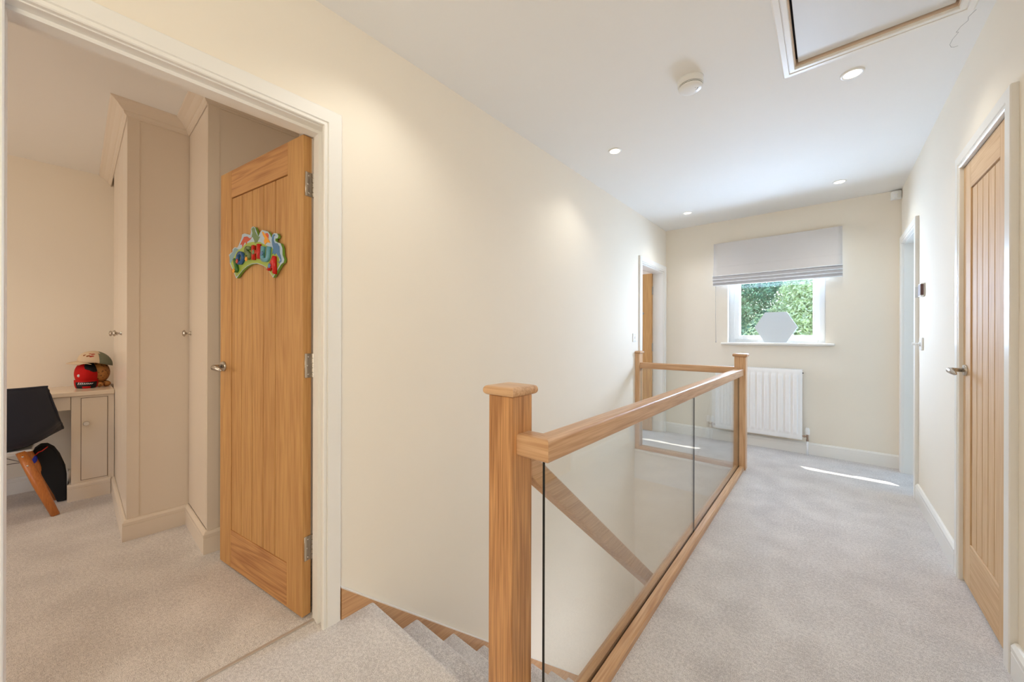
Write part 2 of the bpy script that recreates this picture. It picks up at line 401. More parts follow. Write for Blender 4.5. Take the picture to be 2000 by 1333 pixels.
# ------------------------------------------------------------------ doors
def rot_empty_local(name, loc, rz): return empty(name, loc, rz)
def lever(parent, x, z, sgn=-1, flip=1):
    """lever handle at local (x, 0, z) standing off toward local -Y*sgn; lever points along +flip*x"""
    bm = BM()
    lathe(bm, [(0.0, 0), (0.026, 0), (0.026, 0.006), (0.023, 0.010), (0.011, 0.011), (0.011, 0.012)], (x, 0, z), (0, sgn, 0), 28)
    o = obj('door_handle', bm, M['chrome'], parent, local=True, smooth_angle=40)
    bm = BM()
    y = sgn
    pts = [(x, y * 0.008, z), (x, y * 0.034, z), (x + flip * 0.006, y * 0.048, z), (x + flip * 0.03, y * 0.058, z - 0.002), (x + flip * 0.062, y * 0.055, z - 0.006), (x + flip * 0.088, y * 0.050, z - 0.012), (x + flip * 0.098, y * 0.047, z - 0.015)]
    tube(bm, pts, [0.0095, 0.0095, 0.011, 0.013, 0.0125, 0.009, 0.003], 14, squash=(0.75, 1.0))
    obj('lever', bm, M['chrome'], o, local=True)
    return o
def hinge(parent, x, y, z, leaf_on='edge'):
    bm = BM()
    # knuckle of five segments
    for k in range(5):
        z0 = z - 0.05 + k * 0.02
        lathe(bm, [(0.0055, 0.0006), (0.0062, 0.0012), (0.0062, 0.0188), (0.0055, 0.0194)], (x, y, z0), (0, 0, 1), 14)
    box(bm, x + 0.0005, x + 0.0042, y + 0.006, y + 0.034, z - 0.05, z + 0.05, 0.0008)
    o = obj('hinge', bm, M['chrome'], parent, local=True, smooth_angle=40)
    for dz in (-0.036, 0.0, 0.036):
        bm = BM(); lathe(bm, [(0.0, 0), (0.0042, 0), (0.0036, 0.0012), (0.0, 0.0012)], (x + 0.0004, y + 0.019 + (0.004 if dz == 0 else 0), z + dz), (-1, 0, 0), 12)
        obj('screw', bm, M['steel'], o, local=True)
    return o

def oak_door(name, loc, rz, W, Ht, stile, pz0, pz1, planks, T=0.036, z0=0.008):
    """leaf in local frame: hinge edge at x=0, width along +x, visible face y=0, body to +y"""
    r = empty(name, loc, rz)
    mz, mx, mg = M['oakdoorZ'], M['oakdoorX'], M['oakgroove']
    zt = z0 + Ht
    for a, b in ((0, stile), (W - stile, W)):
        bm = BM(); box(bm, a, b, 0, T, z0, zt, 0.0015); obj('stile', bm, mz, r, local=True)
    bm = BM(); box(bm, stile, W - stile, 0.0003, T - 0.0003, pz1, zt, 0.0012); obj('top_rail', bm, mx, r, local=True)
    bm = BM(); box(bm, stile, W - stile, 0.0003, T - 0.0003, z0, pz0, 0.0012); obj('bottom_rail', bm, mx, r, local=True)
    bm = BM(); pw = (W - 2 * stile) / planks
    g = 0.0024
    for k in range(planks):
        a = stile + k * pw
        box(bm, a + g, a + pw - g, 0.0035, T - 0.0035, pz0 + 0.001, pz1 - 0.0045, 0.0014)
    box(bm, stile, W - stile, 0.0095, T - 0.0095, pz0, pz1, 0, 1, 1)
    obj('plank_panel', bm, [mz, mg], r, local=True)
    return r
# bedroom door, swung into the bedroom. local +x runs from hinge to free edge
ang = math.atan2(-0.118, -0.752)
# face must look toward the camera (-Y side): with +x pointing to -X world, local -y points +Y, so mirror by placing body on local -y
def oak_door_m(name, loc, rz, W, Ht, stile, pz0, pz1, planks, T=0.036, z0=0.008):
    r = oak_door(name, loc, rz, W, Ht, stile, pz0, pz1, planks, T, z0)
    for ch in r.children:
        for v in ch.data.vertices: v.co.y = -v.co.y
        ch.data.flip_normals()
    return r
d1 = oak_door_m('door_1', (-1.634, 0.600, 0), ang, 0.761, 1.981, 0.120, 0.192, 1.853, 5)
tag(d1, 'tall oak plank door with a dinosaur name plaque, standing open into the bedroom', 'door', None, 'structure')
lever(d1, 0.716, 1.008, 1, -1)
for z in (0.285, 1.040, 1.790): hinge(d1, -0.0045, -0.041, z)
# far left door, swung open into its room
d2 = oak_door_m('door_2', (-1.655, 4.605, 0), PI, 0.68, 1.945, 0.11, 0.19, 1.82, 5)
tag(d2, 'oak plank door standing open in the far left doorway beside the window wall', 'door', None, 'structure')
for z in (0.25, 1.04, 1.74): hinge(d2, -0.0045, -0.041, z)
bm = BM(); lathe(bm, [(0.0, 0), (0.017, 0), (0.017, 0.004), (0.007, 0.007), (0.007, 0.018), (0.016, 0.024), (0.018, 0.030), (0.010, 0.036), (0.0, 0.037)], (0.110, 0, 1.462), (0, 1, 0), 24)
obj('coat_hook', bm, M['chrome'], d2, local=True, smooth_angle=50)
# cupboard door on the right wall: face toward -X. local x -> -Y
d3 = empty('door_3', (0.498, 2.768 - 0.004, 0), -PI / 2)
mz, mx = oak('cool_lit_oak_upright_grain', 'Z', (222, 189, 148), (202, 162, 118), 0.68, 1.2, 0.05, 0.0), oak('cool_lit_oak_cross_grain', 'X', (222, 189, 148), (202, 162, 118), 0.68, 8.2, 0.08, 0.0)  # door oak made paler: cool light put into its colour
W3, s3 = 0.604, 0.113
for a, b in ((0, s3), (W3 - s3, W3)):
    bm = BM(); box(bm, a, b, 0, 0.036, 0.008, 1.976, 0.0015); obj('stile', bm, mz, d3, local=True)
bm = BM(); box(bm, s3, W3 - s3, 0.0003, 0.0357, 1.852, 1.976, 0.0012); obj('top_rail', bm, mx, d3, local=True)
bm = BM(); box(bm, s3, W3 - s3, 0.0003, 0.0357, 0.008, 0.215, 0.0012); obj('bottom_rail', bm, mx, d3, local=True)
bm = BM(); pw = (W3 - 2 * s3) / 5
for k in range(5): box(bm, s3 + k * pw + 0.0022, s3 + (k + 1) * pw - 0.0022, 0.005, 0.031, 0.216, 1.848, 0.0028)
box(bm, s3, W3 - s3, 0.013, 0.023, 0.215, 1.852, 0, 1, 1)
obj('plank_panel', bm, [mz, M['oakgroove']], d3, local=True)
lever(d3, 0.050, 1.010, -1, 1)
tag(d3, 'closed oak plank door, paled as by cool light, with a lever handle in the right wall', 'door', None, 'structure')

# ------------------------------------------------------------------ window
wn = empty('window_1', ((WX0 + WX1) / 2, YE + 0.12, WZ0)); tag(wn, 'white framed window looking onto green foliage', 'window', None, 'structure')
FY0, FY1 = 4.845, 4.905
bm = BM()
def ring_frame(bm, x0, x1, z0, z1, tx, tz0, tz1, y0, y1, bev=0.004):
    box(bm, x0, x0 + tx, y0, y1, z0, z1, bev); box(bm, x1 - tx, x1, y0, y1, z0, z1, bev)
    box(bm, x0 + tx, x1 - tx, y0, y1, z0, z0 + tz0, bev); box(bm, x0 + tx, x1 - tx, y0, y1, z1 - tz1, z1, bev)
ring_frame(bm, WX0, WX1, WZ0 - 0.005, WZ1, 0.055, 0.048, 0.055, FY0, FY1)
obj('window_frame', bm, M['upvc'], wn)
bm = BM(); ring_frame(bm, WX0 + 0.048, WX1 - 0.040, WZ0 + 0.035, WZ1 - 0.05, 0.058, 0.048, 0.05, FY0 - 0.018, FY1 - 0.012, 0.006)
sash = obj('window_sash', bm, M['upvc'], wn)
bm = BM(); box(bm, WX0 + 0.10, WX1 - 0.09, 4.872, 4.878, WZ0 + 0.078, WZ1 - 0.09); obj('glass_pane', bm, M['paneglass'], wn)
bm = BM()
tube(bm, [(WX0 + 0.14, FY0 - 0.022, 1.155), (WX0 + 0.20, FY0 - 0.030, 1.152), (WX0 + 0.27, FY0 - 0.030, 1.148)], [0.007, 0.008, 0.006], 10)
obj('window_handle', bm, M['white'], wn)
# reveal lining painted white
bm = BM(); box(bm, WX0 - 0.002, WX0 + 0.002, YE - 0.001, FY0, WZ0, WZ1); box(bm, WX1 - 0.002, WX1 + 0.002, YE - 0.001, FY0, WZ0, WZ1)
struct('trim_6', bm, M['trim'], 'white painted window reveal')
bm = BM(); box(bm, -0.915, 0.055, YE - 0.045, YE + 0.001, 1.083, 1.108, 0.008, 3); box(bm, WX0 - 0.001, WX1 + 0.001, YE + 0.0008, FY0 + 0.06, 1.074, 1.1075)
o = struct('trim_7', bm, M['trim'], 'white window sill under the end window')

# roman blind
rb = empty('roman_blind', (-0.437, YE - 0.03, 2.22)); tag(rb, 'pale grey fabric roman blind half lowered over the end window', 'blind')
BX0b, BX1b = -0.985, 0.106
bm = BM()
st = []
nx = 24
prof = [(4.738, 2.220), (4.690, 2.220), (4.687, 2.212), (4.688, 2.10), (4.6885, 1.960), (4.686, 1.952), (4.676, 1.950), (4.668, 1.90), (4.655, 1.852), (4.652, 1.848), (4.662, 1.850), (4.690, 1.90)]
for i in range(nx + 1):
    u = i / nx; x = BX0b + (BX1b - BX0b) * u
    ring = []
    for k, (y, z) in enumerate(prof):
        wob = 0.0022 * math.sin(7 * u * PI + z * 9) * (1 if 1.86 < z < 2.2 else 0.3)
        ring.append((x, y + wob, z))
    st.append(ring)
sweep(bm, st, False, False, 0, True)
o = obj('blind_panel', bm, M['blind'], rb, smooth_angle=45)
md = o.modifiers.new('thick', 'SOLIDIFY'); md.thickness = 0.003; md.offset = 0
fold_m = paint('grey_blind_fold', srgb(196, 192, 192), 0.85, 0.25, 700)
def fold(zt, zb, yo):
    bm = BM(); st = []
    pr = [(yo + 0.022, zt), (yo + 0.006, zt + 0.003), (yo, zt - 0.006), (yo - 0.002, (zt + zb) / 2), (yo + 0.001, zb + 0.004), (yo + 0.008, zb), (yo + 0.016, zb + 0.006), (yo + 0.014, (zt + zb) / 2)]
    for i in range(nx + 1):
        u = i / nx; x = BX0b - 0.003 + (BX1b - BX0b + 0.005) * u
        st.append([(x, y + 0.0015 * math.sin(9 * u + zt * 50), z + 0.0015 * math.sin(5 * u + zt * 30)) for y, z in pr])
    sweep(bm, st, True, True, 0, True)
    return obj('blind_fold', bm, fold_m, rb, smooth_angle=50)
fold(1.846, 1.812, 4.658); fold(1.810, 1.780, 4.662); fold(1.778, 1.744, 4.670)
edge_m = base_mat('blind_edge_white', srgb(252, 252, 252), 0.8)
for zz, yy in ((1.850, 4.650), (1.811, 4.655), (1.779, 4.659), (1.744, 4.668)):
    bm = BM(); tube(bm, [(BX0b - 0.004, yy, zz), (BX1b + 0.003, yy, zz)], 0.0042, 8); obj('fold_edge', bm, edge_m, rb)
bm = BM(); box(bm, BX0b + 0.004, BX1b - 0.004, 4.700, 4.738, 2.185, 2.216); obj('head_rail', bm, M['white'], rb)
bm = BM(); tube(bm, [(-0.966, 4.70, 1.76), (-0.966, 4.698, 1.40), (-0.963, 4.70, 1.115)], 0.0022, 6)
tube(bm, [(-0.963, 4.70, 1.125), (-0.963, 4.70, 1.105)], 0.004, 8)
obj('pull_cord', bm, base_mat('grey_cord', srgb(170, 160, 155), 0.7), rb)

# hexagonal mirror leaning on the sill
hx = empty('hexagonal_mirror', (-0.42, 4.80, 1.108)); tag(hx, 'frameless hexagonal mirror leaning against the window on the sill', 'mirror')
R = 0.187
pts = [(-0.42 + R * math.cos(k * PI / 3), 1.110 + R * math.sin(PI / 3) + R * math.sin(k * PI / 3)) for k in range(6)]
lean = lambda u, v, d: (u, 4.785 + d + (v - 1.11) * 0.10, v)
bm = BM(); prism(bm, pts, 0, 0.004, lean, 0, 1)
mg = base_mat('silver_mirror', (0.64, 0.71, 0.78, 1), 0.4, 0.45)
obj('mirror_glass', bm, [mg, M['mirror']], hx)
bm = BM(); pts2 = [(-0.42 + (R - 0.012) * math.cos(k * PI / 3), 1.110 + R * math.sin(PI / 3) + (R - 0.012) * math.sin(k * PI / 3)) for k in range(6)]
prism(bm, pts2, 0.0045, 0.010, lean); obj('mirror_backing', bm, base_mat('grey_board', srgb(150, 150, 150), 0.8), hx)

# ------------------------------------------------------------------ radiator
rd = empty('radiator', (-0.57, 4.69, 0.14)); tag(rd, 'white panel radiator with thermostatic valves under the window', 'radiator')
RX0, RX1, RZ0, RZ1, RY = -0.957, -0.188, 0.150, 0.840, 4.650
bm = BM()
pitch = 0.0333 * 2 * 0.9; n = 12
pitch = (RX1 - RX0 - 0.05) / n
rows = []
def rprof(x):
    u = (x - (RX0 + 0.025)) / pitch
    if u < 0 or u > n: return 0.0
    fu = u - math.floor(u)
    # raised channel occupies the middle half
    t = min(max((0.34 - abs(fu - 0.5)) / 0.10, 0), 1)
    return -0.012 * (t * t * (3 - 2 * t))
xs = sorted(set([RX0, RX0 + 0.006] + [RX0 + 0.025 + pitch * (i / 14.0) for i in range(14 * n + 1)] + [RX1 - 0.006, RX1]))
zs = [RZ0, RZ0 + 0.006, RZ0 + 0.034, RZ0 + 0.05, RZ0 + 0.062, RZ0 + 0.075, (RZ0 + RZ1) / 2, RZ1 - 0.075, RZ1 - 0.062, RZ1 - 0.05, RZ1 - 0.034, RZ1 - 0.006, RZ1]
def zf(z):
    d = min(z - RZ0, RZ1 - z)
    t = min(max((d - 0.036) / 0.036, 0), 1); return t * t * (3 - 2 * t)
grid = []
for z in zs:
    edge = 0.004 if (z == RZ0 or z == RZ1) else 0.0
    grid.append([bm.verts.new((x, RY + rprof(x) * zf(z) + edge + (0.004 if x in (RX0, RX1) else 0), z)) for x in xs])
for i in range(len(zs) - 1):
    for j in range(len(xs) - 1): bm.faces.new((grid[i][j], grid[i][j + 1], grid[i + 1][j + 1], grid[i + 1][j]))
box(bm, RX0, RX1, RY + 0.004, RY + 0.012, RZ0, RZ1)
obj('front_panel', bm, M['whitegloss'], rd, smooth_angle=50)
bm = BM(); box(bm, RX0 + 0.002, RX0 + 0.006, RY + 0.010, RY + 0.068, RZ0 + 0.01, RZ1 + 0.004); obj('side_panel', bm, M['whitegloss'], rd)
bm = BM(); box(bm, RX1 - 0.006, RX1 - 0.002, RY + 0.010, RY + 0.068, RZ0 + 0.01, RZ1 + 0.004); obj('side_panel', bm, M['whitegloss'], rd)
bm = BM()
box(bm, RX0, RX1, RY + 0.004, RY + 0.012, RZ1 - 0.002, RZ1 + 0.006); box(bm, RX0, RX1, RY + 0.062, RY + 0.070, RZ1 - 0.002, RZ1 + 0.006)
for k in range(38):
    x = RX0 + 0.008 + k * (RX1 - RX0 - 0.016) / 37; box(bm, x - 0.003, x + 0.003, RY + 0.012, RY + 0.062, RZ1, RZ1 + 0.004)
obj('top_grille', bm, M['whitegloss'], rd)
bm = BM(); box(bm, RX0 + 0.01, RX1 - 0.01, RY + 0.050, RY + 0.060, RZ0 + 0.01, RZ1 - 0.01); obj('rear_panel', bm, M['whitegloss'], rd)
bm = BM(); box(bm, RX0 + 0.12, RX0 + 0.15, RY + 0.058, 4.7415, RZ1 - 0.2, RZ1 - 0.1); obj('wall_bracket', bm, M['whitegloss'], rd); bm = BM(); box(bm, RX1 - 0.15, RX1 - 0.12, RY + 0.058, 4.7415, RZ1 - 0.2, RZ1 - 0.1); obj('wall_bracket', bm, M['whitegloss'], rd)
def valve(x, s):
    vy = RY + 0.03
    bm = BM()
    tube(bm, [(x - s * 0.040, vy, 0.185), (x - s * 0.005, vy, 0.185)], 0.008, 12); tube(bm, [(x - s * 0.030, vy, 0.185), (x - s * 0.018, vy, 0.185)], 0.012, 6)
    tube(bm, [(x, vy, 0.155), (x, vy, 0.205)], 0.009, 12); tube(bm, [(x, vy, 0.140), (x, vy, 0.155)], 0.012, 6)
    v = obj('valve', bm, M['brass'], rd, smooth_angle=40)
    bm = BM(); lathe(bm, [(0.012, 0), (0.017, 0.002), (0.0185, 0.014), (0.0185, 0.04), (0.0165, 0.058), (0.011, 0.066), (0.0, 0.067)], (x, vy, 0.205), (0, 0, 1), 24)
    obj('valve_head', bm, M['white'], v, smooth_angle=50)
    bm = BM(); tube(bm, [(x, vy, 0.0), (x, vy, 0.142)], 0.0075, 12); obj('pipe', bm, M['whitegloss'], v)
valve(RX1 + 0.040, 1); valve(RX0 - 0.038, -1)
bm = BM(); lathe(bm, [(0.0, 0), (0.006, 0), (0.006, 0.008), (0.0, 0.008)], (RX1, RY + 0.03, RZ1 - 0.03), (1, 0, 0), 10); obj('bleed_valve', bm, M['dark'], rd)

# ------------------------------------------------------------------ balustrade
bal = empty('balustrade', (-0.71, 0.83, 0)); tag(bal, 'oak and glass balustrade around the stair opening on the landing', 'balustrade')
OX, OY, OZ = M['oakX'], M['oakY'], M['oakZ']
def newel(x0, x1, y0, y1, z0, z1, cap=True, full=True, mat=None):
    bm = BM(); box(bm, x0, x1, y0, y1, z0, z1, 0.0025, 2)
    nw = obj('newel_post', bm, mat or OZ, bal)
    # cap with rounded nose all round
    e = 0.0125; cx0, cx1, cy0, cy1 = x0 - (e if full else 0), x1 + e, y0 - e, y1 + e
    bm = BM(); box(bm, cx0, cx1, cy0, cy1, z1, z1 + 0.028)
    es = [ed for ed in bm.edges if abs(ed.verts[0].co.z - ed.verts[1].co.z) < 1e-6]
    bmesh.ops.bevel(bm, geom=es, offset=0.0125, segments=6, profile=0.5, affect='EDGES')
    obj('newel_cap', bm, OX, nw, smooth_angle=40)
    return nw
newel(-0.755, -0.665, 0.784, 0.874, -0.95, 0.992, mat=oak('oak_newel_grain', 'Z', (214, 160, 106), (150, 98, 54), 0.4, 11.3))
newel(-0.630, -0.542, 3.785, 3.873, 0.0, 0.992)
newel(XL, -1.484, 3.785, 3.873, 0.0, 0.992, full=False)
# main handrail with mitred return to the near newel
HX0r, HX1r, HZ0, HZ1 = -0.620, -0.557, 0.826, 0.887
HYn = 0.803
def rail_ring(c):   # rounded rectangle offsets (a across, z)
    r = 0.008; out = []
    for cx, cz, a0 in ((1, 1, 0), (-1, 1, 90), (-1, -1, 180), (1, -1, 270)):
        for k in range(4):
            a = math.radians(a0 + k * 30)
            out.append((cx * (0.0315 - r) + r * math.cos(a), cz * (0.0305 - r) + r * math.sin(a)))
    return out
RR = rail_ring(0); cxm = (HX0r + HX1r) / 2; czm = (HZ0 + HZ1) / 2; cyn = HYn + 0.0315
# long run
bm = BM()
st = [[(cxm + a, cyn - a, czm + b) for a, b in RR], [(cxm + a, 3.787, czm + b) for a, b in RR]]
sweep(bm, st, smooth=True); obj('handrail', bm, OY, bal, smooth_angle=50)
bm = BM()
st = [[(-0.6655, cyn - a, czm + b) for a, b in RR], [(cxm + a, cyn - a, czm + b) for a, b in RR]]
sweep(bm, st, smooth=True); obj('handrail', bm, OX, bal, smooth_angle=50)
# far rail
fy = 3.829; fz = 0.869
bm = BM(); sweep(bm, [[(-1.485, fy + a, fz + b) for a, b in RR], [(-0.629, fy + a, fz + b) for a, b in RR]], smooth=True); obj('handrail', bm, OX, bal, smooth_angle=50)
# base rails with glass groove
def base_prof():
    # across a (-0.0415..0.0415), height 0..0.032, groove centred at 0
    return [(-0.0415, 0), (-0.0415, 0.022), (-0.034, 0.032), (-0.0046, 0.032), (-0.0046, 0.012), (0.0070, 0.012), (0.0070, 0.032), (0.034, 0.032), (0.0415, 0.022), (0.0415, 0)]
bx = -0.594
bm = BM(); sweep(bm, [[(bx + a, 0.875, b) for a, b in base_prof()], [(bx + a, 3.786, b) for a, b in base_prof()]]); obj('base_rail', bm, OY, bal)
bm = BM(); sweep(bm, [[(-1.485, fy + a, b) for a, b in base_prof()], [(-0.629, fy + a, b) for a, b in base_prof()]]); obj('base_rail', bm, OX, bal)
def glass_panel(x0, x1, y0, y1, z0, z1):
    bm = BM(); fs = box(bm, x0, x1, y0, y1, z0, z1)
    thin_x = (x1 - x0) < (y1 - y0)
    bm.normal_update()
    for f in bm.faces:
        n = f.normal
        if (thin_x and abs(n.x) < 0.5) or ((not thin_x) and abs(n.y) < 0.5): f.material_index = 1
    return obj('glass_panel', bm, [M['glass'], M['glassedge']], bal)
glass_panel(bx - 0.004, bx + 0.004, 0.835, 2.340, 0.014, 0.835)
glass_panel(bx - 0.004, bx + 0.004, 2.343, 3.784, 0.014, 0.835)
glass_panel(-1.483, -0.632, fy - 0.004, fy + 0.004, 0.014, 0.85)

# ------------------------------------------------------------------ stairs
st_root = empty('staircase', (-1.08, 0.85, -0.1)); tag(st_root, 'carpeted staircase going down along the left wall with an oak wall string', 'staircase')
GO, RI, Y1n = 0.2305, 0.2075, 0.852
def step_bm(k):
    """tread k (0 = landing edge): nose at y=Y1n+k*GO, z=-k*RI"""
    bm = BM(); yn = Y1n + k * GO; z = -k * RI; r = 0.020
    back = yn - GO - 0.03 if k > 0 else 0.797
    back = 0.800 if k == 0 else back
    pr = [(back, z)]
    for i in range(7):
        a = math.radians(90 - i * 30)
        if a < math.radians(-70): break
        pr.append((yn - r + r * math.cos(a), z - r + r * math.sin(a)))
    pr += [(yn - 0.030, z - 2 * r - 0.004), (yn - 0.030, z - RI - 0.01), (back, z - RI - 0.01)]
    x0 = -1.512; x1 = -0.757 if k < 2 else -0.690
    if k == 0: sweep(bm, [[(x0, y, zz) for y, zz in pr], [(-0.757, y, zz) for y, zz in pr]], smooth=True)
    else: sweep(bm, [[(x0, y, zz) for y, zz in pr], [(x1, y, zz) for y, zz in pr]], smooth=True)
    return bm
for k in range(13): obj('carpeted_step', step_bm(k), M['carpet'], st_root, smooth_angle=50)
# oak wall string: vertical start at the door casing, top edge parallel to the nosing line
sl = RI / GO
bm = BM()
ys, ye_ = 0.706, 3.78
zt = lambda y: 0.128 - (y - 0.706) * 0.882
poly = [(ys, -0.35), (ys, zt(ys)), (ye_, max(zt(ye_), -2.7)), (ye_, -2.75), (3.2, -2.75)]
prism(bm, poly, XL + 0.0005, XL + 0.019, lambda y, z, x: (x, y, z)); so = obj('wall_string', bm, oak('oak_string_grain', 'Y', (214, 168, 122), (184, 134, 90), 0.4, 4.4, 0.02), st_root)
bm = BM(); prism(bm, [(ys, zt(ys)), (ys, zt(ys) + 0.006), (ye_, zt(ye_) + 0.006), (ye_, zt(ye_))], XL + 0.0005, XL + 0.014, lambda y, z, x: (x, y, z)); obj('string_bead', bm, M['trim'], st_root)
bm = BM(); prism(bm, [(1.06, -0.55), (1.06, -0.25), (3.5, -0.25 - 2.44 * 0.9), (3.5, -0.55 - 2.44 * 0.9)], -0.689, -0.660, lambda y, z, x: (x, y, z)); obj('outer_string', bm, OY, st_root)

# sloping stair handrail
sh = empty('stair_handrail', (-0.71, 0.90, 0.8)); tag(sh, 'oak handrail sloping down the stairs from the near newel post', 'handrail')
dirv = Vector((0, 1, -0.842)).normalized(); nrm = Vector((0, 0.842, 1)).normalized()
def sh_ring(y, z):
    p = Vector((-0.7115, y, z)); return [tuple(p + Vector((a, 0, 0)) + nrm * b) for a, b in RR]
bm = BM()
ztop = lambda y: 0.833 - (y - 0.874) * 0.842 - 0.0395
r0 = [( -0.7115 + a, 0.8745, ztop(0.8745) + b * 1.307) for a, b in RR]
yend = 3.3
sweep(bm, [r0, sh_ring(yend, ztop(yend))], smooth=True); obj('handrail_length', bm, OY, sh, smooth_angle=50)

# ------------------------------------------------------------------ ceiling fittings
def downlight(x, y, power, label):
    r = empty('downlight', (x, y, H)); tag(r, label, 'ceiling light', 'recessed downlights in the landing ceiling')
    bm = BM(); lathe(bm, [(0.034, 0.0005), (0.034, -0.004), (0.040, -0.006), (0.046, -0.004), (0.047, 0.0005)], (x, y, H), (0, 0, 1), 40)
    obj('bezel', bm, M['white'], r, smooth_angle=60)
    bm = BM(); lathe(bm, [(0.0, -0.002), (0.033, -0.002), (0.033, 0.0005), (0.0, 0.0005)], (x, y, H), (0, 0, 1), 32)
    obj('lens', bm, M['lens'], r)
    d = bpy.data.lights.new('downlight_beam', 'SPOT'); d.energy = power * 1.68; d.color = (1.0, 0.98, 0.90); d.spot_size = math.radians(128); d.spot_blend = 0.8; d.shadow_soft_size = 0.035
    o = bpy.data.objects.new('downlight_beam', d); COL.objects.link(o); o.location = (x, y, H - 0.012)
downlight(0.092, 2.505, 8, 'bright recessed downlight beside the loft hatch')
downlight(-1.147, 2.466, 7, 'small recessed downlight near the left wall, behind the smoke alarm')
downlight(0.076, 4.17, 6, 'faint recessed downlight near the blind and the right wall')
downlight(-1.128, 4.185, 6, 'faint recessed downlight above the far left doorway')
downlight(-1.147, 0.80, 8, 'recessed downlight above the bedroom doorway')
downlight(0.092, -0.90, 9, 'added recessed downlight out of view at the near end of the landing ceiling')  # unseen, added for its light on the near landing

def fill_spot(name, x, y, power):
    d = bpy.data.lights.new(name, 'SPOT'); d.energy = power; d.color = (1.0, 0.85, 0.61); d.spot_size = math.radians(120); d.spot_blend = 0.8; d.shadow_soft_size = 0.05
    o = bpy.data.objects.new(name, d); COL.objects.link(o); o.location = (x, y, H - 0.02)
fill_spot('bedroom_fill_spot', -2.35, -0.55, 18); fill_spot('bedroom_fill_spot', -3.55, -0.75, 17)  # added spots without fittings, lift the bedroom carpet

# loft hatch
lh = empty('loft_hatch', (0.136, 1.906, H)); tag(lh, 'white loft hatch with a painted frame and a dark gap round its panel', 'loft hatch')
bm = BM()
prof = [(0, 0), (0, 0.010), (0.003, 0.014), (0.020, 0.014), (0.0215, 0.011), (0.0235, 0.011), (0.025, 0.016), (0.044, 0.016), (0.049, 0.012), (0.049, 0)]
X0, X1, Y0, Y1 = HX0, HX1, HY0, HY1
stn = []
for sx, sy in ((-1, -1), (1, -1), (1, 1), (-1, 1), (-1, -1)):
    stn.append([((X1 if sx > 0 else X0) + sx * wv, (Y1 if sy > 0 else Y0) + sy * wv, H - tv) for wv, tv in prof])
sweep(bm, stn, True, False); obj('hatch_frame', bm, M['trim'], lh)
bm = BM(); 
for a in ((X0, X0 + 0.004, Y0, Y1), (X1 - 0.004, X1, Y0, Y1), (X0 + 0.004, X1 - 0.004, Y0, Y0 + 0.004), (X0 + 0.004, X1 - 0.004, Y1 - 0.004, Y1)): box(bm, *a, H - 0.002, H + 0.028)
obj('hatch_lining', bm, base_mat('tan_hatch_lining', srgb(222, 198, 176), 0.7), lh)
bm = BM(); box(bm, X0 + 0.012, X1 - 0.012, Y0 + 0.012, Y1 - 0.012, H + 0.007, H + 0.020, 0.001)
obj('hatch_panel', bm, paint('pale_hatch_board', srgb(228, 228, 228), 0.45, 0.12, 500), lh)
bm = BM(); box(bm, X0 + 0.004, X1 - 0.004, Y0 + 0.004, Y1 - 0.004, H + 0.031, H + 0.040); obj('hatch_back', bm, M['dark'], lh)
# paint crack beside the hatch
bm = BM()
cr = [(0.452, 2.335), (0.438, 2.37), (0.442, 2.395), (0.428, 2.42), (0.420, 2.455), (0.428, 2.46), (0.418, 2.50), (0.416, 2.54), (0.424, 2.565), (0.436, 2.575), (0.446, 2.572)]
tube(bm, [(x, y, H - 0.0004) for x, y in cr], 0.0007, 5)
o = struct('trim_8', bm, base_mat('grey_crack', srgb(168, 166, 166), 0.9), 'thin curling crack line in the ceiling paint beside the loft hatch')

# smoke alarm
sa = empty('smoke_alarm', (-0.538, 2.04, H)); tag(sa, 'round white smoke alarm on the landing ceiling', 'smoke alarm')
c0 = (-0.538, 2.04, H)
bm = BM(); lathe(bm, [(0.0, 0.0), (0.063, 0.0), (0.063, -0.003), (0.061, -0.004), (0.0605, -0.006), (0.060, -0.028), (0.059, -0.0295), (0.04, -0.0295), (0.0, -0.0295)], c0, (0, 0, 1), 56); obj('alarm_base', bm, M['white'], sa, smooth_angle=35)
bm = BM(); lathe(bm, [(0.0, -0.0293), (0.0572, -0.0293), (0.0572, -0.0318), (0.0, -0.0318)], c0, (0, 0, 1), 56)
lathe(bm, [(0.0, -0.0345), (0.0555, -0.0345), (0.0555, -0.0372), (0.0, -0.0372)], c0, (0, 0, 1), 56); obj('air_slot', bm, M['dark'], sa)
bm = BM(); lathe(bm, [(0.0, -0.0317), (0.0585, -0.0317), (0.0585, -0.0346), (0.0, -0.0346)], c0, (0, 0, 1), 56)
lathe(bm, [(0.0, -0.0371), (0.0568, -0.0371), (0.0565, -0.0405), (0.0515, -0.0455), (0.043, -0.0490), (0.03, -0.0512), (0.0, -0.0520)], c0, (0, 0, 1), 56); obj('alarm_cover', bm, M['white'], sa, smooth_angle=35)
grey = base_mat('grey_print', srgb(150, 150, 156), 0.6)
bm = BM(); 
for dx, dy, a, b in ((0.028, 0.008, 0.011, 0.004), (0.034, 0.001, 0.006, 0.003), (0.026, -0.008, 0.006, 0.003)):
    lathe(bm, [(0.0, 0), (b, 0), (b, -0.001), (0.0, -0.001)], (-0.538 + dx, 2.04 + dy, H - 0.0500), (0, 0, 1), 12); box(bm, -0.538 + dx - a / 2, -0.538 + dx + a / 2, 2.04 + dy - 0.001, 2.04 + dy + 0.001, H - 0.0516, H - 0.0490)
obj('test_button', bm, grey, sa)
bm = BM()
for k in range(5): box(bm, -0.575 + k * 0.009, -0.570 + k * 0.009, 2.028 + k * 0.002, 2.031 + k * 0.002, H - 0.0512 + 0.0006 * abs(k - 4), H - 0.0485)
obj('raised_text', bm, M['white'], sa)

